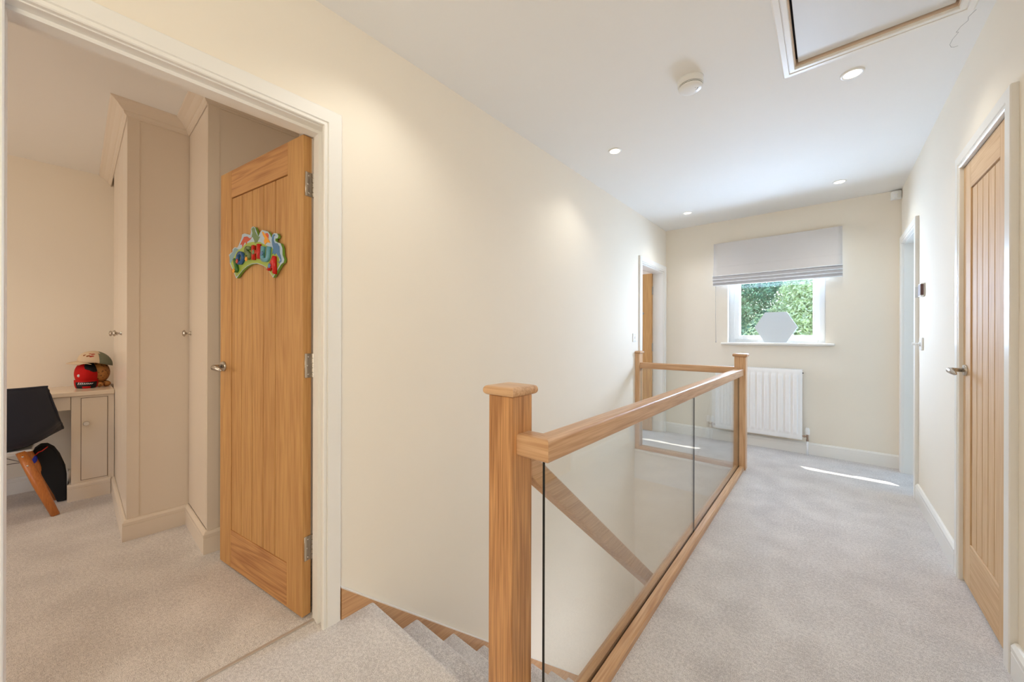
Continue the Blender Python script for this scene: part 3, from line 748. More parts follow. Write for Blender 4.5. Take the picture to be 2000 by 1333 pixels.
# motion sensor in the corner
ms = empty('motion_sensor', (0.468, 4.71, 2.42)); tag(ms, 'small white alarm sensor high in the corner beside the right wall', 'alarm sensor')
bm = BM(); prism(bm, [(0.430, 4.7415), (0.430, 4.705), (0.446, 4.690), (0.470, 4.688), (0.490, 4.702), (0.4985, 4.712), (0.4985, 4.7415)], 2.395, 2.464, lambda u, v, d: (u, v, d)); obj('sensor_body', bm, M['white'], ms, bevel=0.004)
bm = BM(); prism(bm, [(0.446, 4.690), (0.450, 4.686), (0.468, 4.684), (0.470, 4.688)], 2.404, 2.436, lambda u, v, d: (u, v, d)); obj('sensor_lens', bm, M['upvc'], ms)

# wall plates
ls = empty('light_switch', (XL, 3.755, 1.155)); tag(ls, 'white light switch on the left wall beside the far left doorway', 'light switch')
bm = BM(); box(bm, XL, XL + 0.009, 3.712, 3.798, 1.115, 1.201, 0.003, 2); obj('switch_plate', bm, M['white'], ls)
bm = BM(); box(bm, XL + 0.009, XL + 0.014, 3.748, 3.762, 1.145, 1.171, 0.002); obj('rocker', bm, M['white'], ls)
for dz in (-0.030, 0.030):
    bm = BM(); lathe(bm, [(0, 0), (0.003, 0), (0.003, 0.001), (0, 0.001)], (XL + 0.009, 3.755, 1.158 + dz), (1, 0, 0), 10)
    obj('screw', bm, M['steel'], ls)
ps = empty('pull_switch', (XR, 3.80, 1.12)); tag(ps, 'white light switch with a protruding knob on the right wall beside the far doorway', 'light switch')
bm = BM(); box(bm, XR - 0.010, XR, 3.745, 3.831, 1.078, 1.164, 0.003, 2); obj('switch_plate', bm, M['white'], ps)
bm = BM(); lathe(bm, [(0.0, 0), (0.016, 0), (0.015, 0.005), (0.006, 0.006), (0.006, 0.022), (0.010, 0.024), (0.010, 0.038), (0.0, 0.039)], (XR - 0.010, 3.800, 1.120), (-1, 0, 0), 20); obj('knob', bm, M['white'], ps, smooth_angle=40)
th = empty('thermostat', (XR, 3.72, 1.49)); tag(th, 'slim wall thermostat with a dark display on the right wall above the light switch', 'thermostat')
bm = BM(); box(bm, XR - 0.020, XR, 3.705, 3.795, 1.445, 1.535, 0.004, 2); obj('thermostat_body', bm, M['white'], th)
bm = BM(); box(bm, XR - 0.0215, XR - 0.016, 3.700, 3.788, 1.452, 1.528, 0.002); box(bm, XR - 0.018, XR - 0.006, 3.703, 3.7055, 1.453, 1.527); obj('display', bm, base_mat('dark_red_display', srgb(96, 60, 52), 0.3), th)
kp = bpy.data.objects
bm = BM(); box(bm, XR - 0.019, XR - 0.002, 3.9145, 3.9158, 1.452, 1.530, 0.0004); o = obj('keeper_plate', bm, base_mat('pale_metal_plate', srgb(205, 205, 205), 0.4, 0.4)); tag(o, 'small pale metal plate on the edge of the far right door casing', 'metal plate')

# ------------------------------------------------------------------ bedroom furniture
CAB = M['cab']
def cornice(bm, pts, outs, prof):
    """pts: polyline of body corners, outs: outward offset vector (per unit) at each point"""
    stn = []
    for (x, y), (ox, oy) in zip(pts, outs): stn.append([(x + ox * t, y + oy * t, z) for t, z in prof])
    sweep(bm, stn, True, True)
CP = [(0, 2.405), (0.004, 2.405), (0.005, 2.412), (0.012, 2.418), (0.016, 2.428), (0.0165, 2.434), (0.022, 2.437), (0.030, 2.444), (0.042, 2.458), (0.056, 2.468), (0.066, 2.473), (0.069, 2.4795), (0, 2.4795)]
SP = skirt_profile()
def knob(parent, x, y, z, d, scale=1.0):
    bm = BM(); s = scale
    lathe(bm, [(0.0, 0), (0.010 * s, 0), (0.009 * s, 0.004 * s), (0.005 * s, 0.008 * s), (0.0048 * s, 0.016 * s), (0.009 * s, 0.021 * s), (0.0165 * s, 0.025 * s), (0.017 * s, 0.029 * s), (0.012 * s, 0.034 * s), (0.0, 0.036 * s)], (x, y, z), d, 24)
    return obj('knob', bm, M['chrome'], parent, smooth_angle=50)
def wardrobe(x0, x1, yf, yb, doors, knobs, label, left_cap):
    r = empty('wardrobe', ((x0 + x1) / 2, (yf + yb) / 2, 0)); tag(r, label, 'wardrobe')
    T = 0.020; ye = 0.452 if left_cap else yb
    bm = BM()
    box(bm, x0, x1, yf + 0.022, yb, 0.05, 2.4795)
    box(bm, x1 - 0.001, x1 + 0.0, yf + 0.0, yf + 0.022, 0.05, 2.4795)
    obj('carcass', bm, CAB, r)
    bm = BM(); box(bm, x1 - 0.016, x1 + 0.003, yf, yf + 0.050, SK, 2.41); obj('side_stile', bm, CAB, r)
    dws = []
    for a, b in doors:
        bm = BM(); box(bm, a, b, yf - 0.0, yf + T, SK + 0.003, 2.404, 0.0015); dws.append(obj('door', bm, CAB, r))
    for (kx, di) in knobs: knob(dws[di], kx, yf, 1.178, (0, -1, 0), 1.15)
    bm = BM(); stn = []
    for (x, y, ox, oy) in ((x0, yf, 0, -1), (x1, yf, 1, -1), (x1, ye, 1, 0)): stn.append([(x + ox * t * 1.0, y + oy * t * 1.0, z) for t, z in SP])
    sweep(bm, stn); obj('plinth', bm, CAB, r)
    bm = BM(); cornice(bm, [(x0, yf), (x1, yf), (x1, ye)], [(0, -1), (1, -1), (1, 0)], CP); obj('cornice', bm, CAB, r)
    return r
wardrobe(BX0 + 0.001, -3.030, 0.186, BY1 - 0.001, [(-4.18, -3.744), (-3.738, -3.364), (-3.358, -3.052)], [(-3.780, 0), (-3.400, 1)], 'tall beige built-in wardrobe beside the desk, with a pair of knobs', True)
wardrobe(-3.029, -2.530, 0.455, BY1 - 0.001, [(-3.024, -2.552)], [(-2.970, 0)], 'tall beige built-in wardrobe next to the open oak door, with one knob', False)

# desk
dk = empty('desk', (-4.29, -0.9, 0)); tag(dk, 'beige fitted desk with a drawer front and a small cupboard', 'desk')
bm = BM(); box(bm, BX0 + 0.001, -4.025, -2.0, 0.184, 0.735, 0.765, 0.003, 2); obj('worktop', bm, paint('glossy_beige_worktop', srgb(230, 212, 190), 0.18, 0.0), dk)
bm = BM(); box(bm, -4.52, -4.040, -0.022, 0.1835, 0.02, 0.735); obj('cupboard', bm, CAB, dk)
bm = BM(); box(bm, -4.041, -4.0355, 0.024, 0.149, 0.135, 0.716, 0.001)
cd = obj('cupboard_door', bm, CAB, dk)
bm = BM(); 
for a in ((0.0215, 0.0240, 0.1325, 0.7185), (0.149, 0.1515, 0.1325, 0.7185)): box(bm, -4.0405, -4.0385, a[0], a[1], a[2], a[3])
box(bm, -4.0405, -4.0385, 0.024, 0.149, 0.1325, 0.135); box(bm, -4.0405, -4.0385, 0.024, 0.149, 0.716, 0.7185); obj('door_gap', bm, base_mat('brown_gap', srgb(92, 62, 42), 0.8), dk)
kb = BM(); lathe(kb, [(0.0, 0), (0.007, 0), (0.006, 0.010), (0.012, 0.016), (0.0165, 0.019), (0.0165, 0.027), (0.014, 0.030), (0.0, 0.030)], (-4.0355, 0.047, 0.537), (1, 0, 0), 24); obj('knob', kb, M['steel'], cd, smooth_angle=40)
bm = BM(); box(bm, -4.060, -4.042, -1.40, -0.026, 0.640, 0.733, 0.001); obj('drawer_front', bm, CAB, dk)
bm = BM(); box(bm, -4.52, -4.04, -2.0, -1.42, 0.02, 0.735); obj('cupboard', bm, CAB, dk)
bm = BM(); sweep(bm, [[(-4.040 + t, y, z) for t, z in SP] for y in (-0.040, 0.166)]); sweep(bm, [[(-4.5, -0.022 - t, z) for t, z in SP], [(-4.040, -0.022 - t, z) for t, z in SP]]); obj('plinth', bm, CAB, dk)
bm = BM(); skirt(bm, (BX0, -2.5), (BX0, -0.04), (1, 0)); struct('baseboard_bedroom', bm, M['trim'], 'beige skirting board under the desk')

# chair tucked in at the desk, facing -X
ch = empty('desk_chair', (-3.96, -0.30, 0)); tag(ch, 'black moulded shell chair with thick wooden legs tucked under the desk', 'chair')
blk = paint('black_shell', srgb(20, 26, 44), 0.5, 0.15, 500)
def shell_pt(u, v):
    """u -1..1 across (+1 = +Y side), v 0..1 front lip -> seat -> back top"""
    prof = [(0.0, -0.245, 0.455, 0.225), (0.08, -0.225, 0.466, 0.236), (0.25, -0.13, 0.452, 0.240), (0.45, 0.02, 0.438, 0.236), (0.58, 0.12, 0.455, 0.232), (0.68, 0.175, 0.52, 0.228), (0.80, 0.205, 0.64, 0.216), (0.92, 0.232, 0.76, 0.194), (1.0, 0.246, 0.838, 0.180)]
    for a, b in zip(prof, prof[1:]):
        if v <= b[0] + 1e-9:
            t = (v - a[0]) / (b[0] - a[0]); t2 = t
            x, z, hw = (a[i] + (b[i] - a[i]) * t2 for i in (1, 2, 3)); break
    au = abs(u)
    curl = au ** 2.6
    seatness = 1 - min(max((v - 0.50) / 0.25, 0), 1)
    mid = math.exp(-((v - 0.58) / 0.22) ** 2)
    zz = z + curl * (0.050 * seatness + 0.085 * mid)
    xx = x - curl * (0.045 * (1 - seatness) + 0.055 * mid)
    if v < 0.10: zz += 0.0 if au < 0.9 else -0.004
    return Vector((-3.96 + xx, -0.30 + u * hw, zz))
bm = BM(); NU, NV = 22, 34
g = [[bm.verts.new(shell_pt(-1 + 2 * i / NU, j / NV)) for i in range(NU + 1)] for j in range(NV + 1)]
for j in range(NV):
    for i in range(NU):
        f = bm.faces.new((g[j][i], g[j][i + 1], g[j + 1][i + 1], g[j + 1][i])); f.smooth = True
s = obj('shell', bm, blk, ch, smooth_angle=60)
md = s.modifiers.new('thick', 'SOLIDIFY'); md.thickness = 0.009; md.offset = 0
bm = BM()
edge = [shell_pt(-1, j / NV) for j in range(NV + 1)] + [shell_pt(-1 + 2 * i / NU, 1) for i in range(1, NU)] + [shell_pt(1, 1 - j / NV) for j in range(NV + 1)]
tube(bm, edge, 0.0065, 8); obj('shell_rim', bm, blk, ch)
bm = BM(); box(bm, -4.06, -3.86, -0.42, -0.18, 0.425, 0.437, 0.004); box(bm, -4.03, -3.89, -0.39, -0.21, 0.405, 0.428, 0.003)
obj('seat_plate', bm, M['white'], ch)
wl = oak('orange_beech_leg', 'Z', (208, 130, 62), (182, 104, 44), 0.35, 2.2, 0.03)
for sx, sy in ((1, 1), (1, -1), (-1, 1), (-1, -1)):
    top = Vector((-3.96 + sx * 0.085, -0.30 + sy * 0.075, 0.425)); bot = Vector((-3.96 + sx * 0.205, -0.30 + sy * 0.215, 0.0))
    if (sx, sy) == (1, 1): bot = Vector((-3.80, -0.085, 0.0))
    bm = BM(); tube(bm, [top, top.lerp(bot, 0.5), bot], [0.023, 0.025, 0.019], 18, up=Vector((1, 0, 0)))
    lg = obj('leg', bm, wl, ch)
    for t, o2 in ((0.06, 0.006), (0.20, -0.004)):
        bm = BM(); p = top.lerp(bot, t) + Vector((0.020, 0.0, 0.0)); lathe(bm, [(0.0, 0), (0.006, 0), (0.005, 0.005), (0.0, 0.006)], p, (1, -0.2, 0), 12)
        obj('bolt', bm, M['steel'], lg)
bm = BM(); tube(bm, [(-3.875, -0.22, 0.42), (-3.862, -0.20, 0.34)], 0.0025, 6); tube(bm, [(-4.045, -0.22, 0.42), (-3.875, -0.38, 0.36), (-3.875, -0.22, 0.36), (-4.045, -0.38, 0.42)], 0.003, 6)
obj('brace_wire', bm, M['steel'], ch)

# black bag standing under the desk
bg_ = empty('school_bag', (-4.12, -0.11, 0)); tag(bg_, 'black bag with a red cord and blue toggle standing under the desk behind the chair', 'bag')
bp_ = [(-0.200, 0.345), (-0.185, 0.385), (-0.160, 0.408), (-0.130, 0.405), (-0.100, 0.375), (-0.075, 0.320), (-0.050, 0.230), (-0.043, 0.160), (-0.043, 0.012), (-0.052, 0.004), (-0.085, 0.004), (-0.100, 0.060), (-0.135, 0.160), (-0.165, 0.250), (-0.190, 0.300)]
bm = BM(); prism(bm, bp_, -4.20, -4.075, lambda y, z, x: (x, y, z)); obj('bag_body', bm, base_mat('black_fabric', srgb(14, 14, 18), 0.8), bg_, bevel=0.012)
bm = BM(); tube(bm, [(-4.066, -0.180, 0.352), (-4.064, -0.165, 0.372), (-4.064, -0.150, 0.378), (-4.066, -0.125, 0.402)], 0.003, 8); obj('cord', bm, base_mat('red_cord', srgb(225, 50, 35), 0.5), bg_)
bm = BM(); lathe(bm, [(0.0, 0), (0.010, 0.004), (0.015, 0.018), (0.015, 0.036), (0.010, 0.050), (0.0, 0.054)], (-4.060, -0.186, 0.302), (0, 0.1, 1), 14); obj('toggle', bm, base_mat('blue_toggle', srgb(30, 50, 190), 0.4), bg_)

# ornament and caps on the desk
def ellipsoid(bm, c, rx, ry, rz, nu=24, nv=16, mi=0, fn=None):
    rows = []
    for j in range(nv + 1):
        ph = PI * j / nv
        row = []
        for i in range(nu):
            th_ = 2 * PI * i / nu
            p = Vector((math.sin(ph) * math.cos(th_) * rx, math.sin(ph) * math.sin(th_) * ry, math.cos(ph) * rz))
            if fn: p = fn(p)
            row.append(Vector(c) + p)
        rows.append(row)
    sweep(bm, rows, True, True, mi, True)
    bmesh.ops.remove_doubles(bm, verts=bm.verts, dist=1e-5)
toy = empty('round_ornament', (-4.38, 0.115, 0.765)); tag(toy, 'round brown patterned ornament on little feet holding caps at the end of the desk', 'ornament')
bm_mat = base_mat('speckled_brown', srgb(170, 112, 52), 0.5); t_ = bm_mat.node_tree
v_ = t_.nodes.new('ShaderNodeTexVoronoi'); v_.inputs['Scale'].default_value = 55; rr_ = t_.nodes.new('ShaderNodeValToRGB')
rr_.color_ramp.elements[0].color = srgb(96, 56, 26); rr_.color_ramp.elements[1].color = srgb(190, 130, 66); rr_.color_ramp.elements[0].position = 0.12; rr_.color_ramp.elements[1].position = 0.4
tc_ = t_.nodes.new('ShaderNodeTexCoord'); t_.links.new(tc_.outputs['Object'], v_.inputs['Vector']); t_.links.new(v_.outputs['Distance'], rr_.inputs[0]); t_.links.new(rr_.outputs[0], t_.nodes['Principled BSDF'].inputs['Base Color'])
bm = BM(); ellipsoid(bm, (-4.38, 0.105, 0.875), 0.085, 0.072, 0.092); obj('body', bm, bm_mat, toy)
for (fx, fy_, r_) in ((-4.300, 0.085, 0.022), (-4.305, 0.118, 0.022), (-4.335, 0.155, 0.024), (-4.42, 0.155, 0.022)):
    bm = BM(); ellipsoid(bm, (fx, fy_, 0.765 + r_ * 0.9), r_ * 1.1, r_, r_ * 0.9, 16, 10); obj('foot', bm, bm_mat, toy)
# red cap hanging on the front of the ornament, peak down
rc = empty('baseball_cap', (-4.32, 0.05, 0.765)); tag(rc, 'red and black child cap hanging peak down on the round ornament', 'cap', None)
redm = paint('red_fabric', srgb(190, 22, 20), 0.75, 0.3, 400, 0.1); blkm = base_mat('black_cap_fabric', srgb(16, 15, 20), 0.8); wht = base_mat('white_thread', srgb(225, 225, 230), 0.6)
def half(p):
    return p
bm = BM()
rows = []
for j in range(31):
    ph = (PI * 0.62) * j / 30
    row = []
    for i in range(64):
        a = 2 * PI * i / 64
        # dome axis +X (toward the room), slightly squashed
        row.append(Vector((-4.345 + 0.098 * math.cos(ph), 0.052 + 0.064 * math.sin(ph) * math.cos(a), 0.872 + 0.094 * math.sin(ph) * math.sin(a) - 0.010 * math.cos(ph))))
    rows.append(row)
rings = sweep(bm, rows, True, False, 0, True)
bm.faces.ensure_lookup_table()
for f in bm.faces:
    c = f.calc_center_median()
    if c.z > 0.905 - 0.6 * (c.y - 0.052) + 0.0 and c.z > 0.885 and c.y > 0.040: f.material_index = 1
bmesh.ops.remove_doubles(bm, verts=bm.verts, dist=1e-5)
crn = obj('crown', bm, [redm, blkm], rc); md = crn.modifiers.new('thick', 'SOLIDIFY'); md.thickness = 0.003
bm = BM(); gr = []
for j in range(9):
    t = j / 8; row = []
    for i in range(17):
        a = -1 + 2 * i / 16
        row.append(bm.verts.new((-4.262 + 0.035 * math.sin(t * 1.7) - 0.055 * abs(a) ** 2.2, 0.050 + a * (0.062 - 0.010 * t ** 3), 0.829 - 0.062 * t + 0.0 * a)))
    gr.append(row)
for j in range(8):
    for i in range(16):
        f = bm.faces.new((gr[j][i], gr[j][i + 1], gr[j + 1][i + 1], gr[j + 1][i])); f.smooth = True
        a = abs(-1 + 2 * (i + 0.5) / 16)
        if 2 <= j and a < 0.85 and not (j > 5 and a < 0.35): f.material_index = 1
pk = obj('peak', bm, [redm, blkm], rc); md = pk.modifiers.new('thick', 'SOLIDIFY'); md.thickness = 0.004
bm = BM()
for k in range(8):
    y = 0.010 + k * 0.0095; x = -4.2235 - 0.05 * (abs(y - 0.050) / 0.062) ** 2.2; hh = 0.016 - 0.0012 * k
    prism(bm, [(y - 0.004, 0.797), (y + 0.001, 0.797), (y + 0.005, 0.797 + hh), (y, 0.797 + hh)], x - 0.004, x + 0.003, lambda u, v, d: (d, u, v))
    if k % 3 == 1: prism(bm, [(y - 0.002, 0.797 + hh * 0.78), (y + 0.008, 0.797 + hh * 0.78), (y + 0.008, 0.797 + hh), (y - 0.001, 0.797 + hh)], x - 0.004, x + 0.003, lambda u, v, d: (d, u, v))
obj('stitched_lettering', bm, wht, pk)
bm = BM(); ellipsoid(bm, (-4.268, 0.012, 0.862), 0.006, 0.008, 0.011, 12, 8); obj('eyelet_patch', bm, wht, rc)
# cream cap on top, peak toward the left
cc = empty('baseball_cap', (-4.34, 0.07, 0.955)); tag(cc, 'cream child cap with a sage green back resting on top of the red cap', 'cap')
cream = paint('cream_fabric', srgb(214, 190, 160), 0.8, 0.3, 400); sage = paint('sage_fabric', srgb(124, 128, 110), 0.8, 0.3, 400)
bm = BM(); rows = []
for j in range(11):
    ph = (PI / 2) * j / 10
    rows.append([Vector((-4.335 + 0.088 * math.sin(ph) * math.cos(2 * PI * i / 28), 0.095 + 0.094 * math.sin(ph) ** 0.8 * math.sin(2 * PI * i / 28), 0.957 + 0.088 * math.cos(ph) ** 0.85 - 0.03 * (math.sin(ph) * math.sin(2 * PI * i / 28) > 0) * math.sin(ph) * math.sin(2 * PI * i / 28))) for i in range(28)])
sweep(bm, rows, True, False, 0, True)
for f in bm.faces:
    if f.calc_center_median().y > 0.115: f.material_index = 1
bmesh.ops.remove_doubles(bm, verts=bm.verts, dist=1e-5)
crn = obj('crown', bm, [cream, sage], cc); md = crn.modifiers.new('thick', 'SOLIDIFY'); md.thickness = 0.003
bm = BM(); gr = []
for j in range(9):
    t = j / 8; row = []
    for i in range(15):
        a = -1 + 2 * i / 14
        row.append(bm.verts.new((-4.325 + a * (0.084 - 0.022 * t ** 2), 0.040 - 0.092 * t * (1 - 0.30 * a * a) + 0.035 * abs(a) ** 2, 0.962 + 0.010 * math.sin(t * PI) - 0.016 * a * a - 0.006 * t)))
    gr.append(row)
for j in range(8):
    for i in range(14): f = bm.faces.new((gr[j][i], gr[j][i + 1], gr[j + 1][i + 1], gr[j + 1][i])); f.smooth = True
pk = obj('peak', bm, cream, cc); md = pk.modifiers.new('thick', 'SOLIDIFY'); md.thickness = 0.004
bm = BM()
for (y, z, r_, mi_) in ((0.045, 1.012, 0.012, 0), (0.062, 1.006, 0.014, 0), (0.078, 1.003, 0.014, 1), (0.070, 1.022, 0.009, 1), (0.084, 1.018, 0.012, 1)):
    ellipsoid(bm, (-4.335 + 0.088 * math.sqrt(max(0.05, 1 - ((z - 0.957) / 0.088) ** 2 - ((y - 0.095) / 0.094) ** 2)), y, z), 0.004, r_, r_ * 0.6, 12, 8, mi_)
obj('embroidery', bm, [base_mat('brown_thread', srgb(150, 84, 40), 0.7), base_mat('red_thread', srgb(170, 44, 26), 0.7)], crn)

# ------------------------------------------------------------------ name plaque on the bedroom door
SIGN = {'board': [(-0.5584, 1.443), (-0.6252, 1.5212), (-0.6281, 1.5486), (-0.6363, 1.5644), (-0.6147, 1.5718), (-0.5987, 1.5748), (-0.5987, 1.587), (-0.5749, 1.5951), (-0.5488, 1.5894), (-0.5359, 1.5963), (-0.5257, 1.6069), (-0.503, 1.6302), (-0.4981, 1.6462), (-0.4731, 1.6473), (-0.4387, 1.6377), (-0.4194, 1.6326), (-0.4099, 1.6452), (-0.4124, 1.6594), (-0.4005, 1.6669), (-0.3887, 1.6674), (-0.3722, 1.6603), (-0.3582, 1.6399), (-0.342, 1.6148), (-0.3261, 1.6307), (-0.3081, 1.6393), (-0.2815, 1.632), (-0.2552, 1.6237), (-0.2379, 1.6091), (-0.225, 1.5919), (-0.2187, 1.6042), (-0.204, 1.6103), (-0.179, 1.605), (-0.1687, 1.5928), (-0.1748, 1.5829), (-0.1913, 1.5851), (-0.1933, 1.5746), (-0.1747, 1.5657), (-0.1502, 1.5582), (-0.1359, 1.5372), (-0.1338, 1.5073), (-0.1197, 1.4867), (-0.1256, 1.4746), (-0.1457, 1.4681), (-0.2114, 1.4171), (-0.237, 1.44), (-0.2674, 1.4648), (-0.3028, 1.4794), (-0.3528, 1.493), (-0.3996, 1.4959), (-0.4476, 1.4891), (-0.4921, 1.4744), (-0.5274, 1.4561), (-0.5506, 1.4424)], 'green': [(-0.5558, 1.4488), (-0.6144, 1.5201), (-0.5959, 1.5598), (-0.5696, 1.5835), (-0.5179, 1.5772), (-0.458, 1.5982), (-0.4001, 1.5976), (-0.3259, 1.5878), (-0.2811, 1.5685), (-0.2205, 1.5477), (-0.162, 1.4976), (-0.1538, 1.4711), (-0.2114, 1.4225), (-0.237, 1.4433), (-0.2674, 1.4675), (-0.3029, 1.4821), (-0.3528, 1.4957), (-0.3996, 1.4987), (-0.4477, 1.4919), (-0.4921, 1.4773), (-0.5275, 1.4597)], 'red': [(-0.518, 1.5988), (-0.4979, 1.6152), (-0.478, 1.6315), (-0.4484, 1.6297), (-0.4193, 1.6163), (-0.4002, 1.6207), (-0.4193, 1.6094), (-0.4483, 1.6039), (-0.4506, 1.5902), (-0.4679, 1.6065), (-0.4828, 1.5943), (-0.4927, 1.5813), (-0.4978, 1.5986)], 'tgreen': [(-0.4052, 1.6584), (-0.3887, 1.6639), (-0.3746, 1.656), (-0.3721, 1.6419), (-0.3535, 1.6233), (-0.3351, 1.6116), (-0.326, 1.6126), (-0.3396, 1.5986), (-0.3533, 1.5891), (-0.3719, 1.587), (-0.3766, 1.599), (-0.3908, 1.617), (-0.4026, 1.621), (-0.3956, 1.6385)], 'yellow': [(-0.3081, 1.6325), (-0.2947, 1.6283), (-0.2682, 1.6067), (-0.242, 1.5811), (-0.2334, 1.5712), (-0.2636, 1.5773), (-0.2811, 1.5685), (-0.2901, 1.5875), (-0.2813, 1.5975), (-0.2991, 1.6156)], 'orange': [(-0.2792, 1.6194), (-0.2595, 1.6183), (-0.2499, 1.6086), (-0.2507, 1.5933), (-0.2638, 1.6039)], 'blue': [(-0.1914, 1.6003), (-0.204, 1.6053), (-0.2165, 1.5973), (-0.2207, 1.5826), (-0.2164, 1.5602), (-0.2078, 1.5461), (-0.2183, 1.519), (-0.2077, 1.5244), (-0.1993, 1.5147), (-0.1827, 1.5214), (-0.1621, 1.5019), (-0.1478, 1.4875), (-0.1579, 1.4779), (-0.1743, 1.4861), (-0.1579, 1.4736), (-0.1417, 1.4805), (-0.1438, 1.4956), (-0.156, 1.5183), (-0.1582, 1.5464), (-0.1747, 1.5614), (-0.1996, 1.5668), (-0.208, 1.5809), (-0.206, 1.5958)], 'teal': [(-0.6281, 1.5585), (-0.612, 1.5665), (-0.5907, 1.5739), (-0.5854, 1.5854), (-0.5697, 1.5908), (-0.5436, 1.5828), (-0.5332, 1.5767), (-0.5539, 1.5695), (-0.5695, 1.5568), (-0.5958, 1.5353), (-0.6117, 1.5223), (-0.6253, 1.5261)]}
LETTERS = {'J': (-0.5465, 1.5013, 0.0722), 'O': (-0.4982, 1.5321, 0.0664), 'S': (-0.4234, 1.5483, 0.0673), 'H': (-0.3453, 1.5431, 0.0713), 'U': (-0.2629, 1.5235, 0.0739), 'A': (-0.1961, 1.4732, 0.0777)}

npq = empty('name_plaque', (-1.634, 0.600, 0), ang + PI); tag(npq, 'dinosaur shaped name plaque with coloured letters hanging on the open oak door', 'name plaque')
vec = (math.cos(ang + PI), math.sin(ang + PI))
sgm = {k: base_mat('plaque_' + k, srgb(*c), 0.35) for k, c in dict(sky=(176, 198, 214), edge=(112, 158, 60), green=(160, 184, 74), red=(196, 72, 40), tgreen=(104, 136, 88), yellow=(238, 160, 34), orange=(214, 76, 34), blue=(70, 122, 170), teal=(120, 160, 170)).items()}
to_ = lambda a, z, d: (a, -d, z)
bm = BM(); prism(bm, SIGN['board'], 0.0015, 0.012, to_, 0, 1); bd = obj('board', bm, [sgm['sky'], sgm['edge']], npq, local=True)
NM = dict(green='painted_hill', red='painted_dinosaur', tgreen='painted_dinosaur', yellow='painted_dinosaur', orange='painted_wing', blue='painted_dinosaur', teal='painted_tree')
for i, k in enumerate(('green', 'teal', 'red', 'tgreen', 'orange', 'yellow', 'blue')):
    bm = BM(); prism(bm, SIGN[k], 0.0118, 0.0124 + 0.0002 * i, to_); obj(NM[k], bm, sgm[k], npq, local=True)
LC = dict(J=((58, 116, 52), 24), O=((44, 92, 150), 16), S=((112, 132, 84), 8), H=((206, 34, 24), 0), U=((110, 172, 190), -8), A=((206, 26, 24), -20))
for chh, (a, z, hh) in LETTERS.items():
    cu = bpy.data.curves.new('letter', 'FONT'); cu.body = chh; cu.size = 1.0; cu.extrude = 0.0; cu.offset = 0.035; cu.align_x = 'CENTER'
    to = bpy.data.objects.new('letter_tmp', cu); COL.objects.link(to)
    bpy.context.view_layer.update(); me = to.evaluated_get(bpy.context.evaluated_depsgraph_get()).to_mesh()
    bm = BM(); bm.from_mesh(me); bpy.data.objects.remove(to); bpy.data.curves.remove(cu)
    xs_ = [v.co.x for v in bm.verts]; ys_ = [v.co.y for v in bm.verts]
    sy_ = (hh * 0.92) / (max(ys_) - min(ys_)); sx_ = min(0.068 / (max(xs_) - min(xs_)), sy_ * 1.15)
    rot = math.radians(LC[chh][1]); cx_, cy_ = (max(xs_) + min(xs_)) / 2, (max(ys_) + min(ys_)) / 2
    ext = bmesh.ops.extrude_face_region(bm, geom=list(bm.faces)); ev = {v for v in ext['geom'] if isinstance(v, bmesh.types.BMVert)}
    for v in bm.verts:
        x, y = (v.co.x - cx_) * sx_, (v.co.y - cy_) * sy_
        x, y = x * math.cos(rot) - y * math.sin(rot), x * math.sin(rot) + y * math.cos(rot)
        v.co = Vector((a + x, -0.0255 if v in ev else -0.0120, z + y))
    bmesh.ops.recalc_face_normals(bm, faces=bm.faces)
    obj('letter', bm, base_mat('letter_' + chh.lower() + '_paint', srgb(*LC[chh][0]), 0.25), npq, local=True)
for (a_i, z_i, m_i) in ((LETTERS['J'][0] - 0.004, LETTERS['J'][1] - 0.026, 'yellow'), (LETTERS['S'][0], LETTERS['S'][1] - 0.030, 'yellow'), (LETTERS['H'][0] - 0.012, LETTERS['H'][1], 'tgreen'), (LETTERS['U'][0] - 0.016, LETTERS['U'][1] + 0.004, 'blue'), (LETTERS['A'][0] - 0.018, LETTERS['A'][1] - 0.006, 'blue'), (LETTERS['O'][0] - 0.018, LETTERS['O'][1] - 0.014, 'red')):
    bm = BM(); pts_ = []
    for k in range(12):
        rr2 = 0.012 if k % 2 == 0 else 0.007; pts_.append((a_i + 1.2 * rr2 * math.cos(k * PI / 6), z_i + rr2 * math.sin(k * PI / 6)))
    prism(bm, pts_, 0.0250, 0.0275, to_); obj('small_dinosaur', bm, sgm[m_i], npq, local=True)

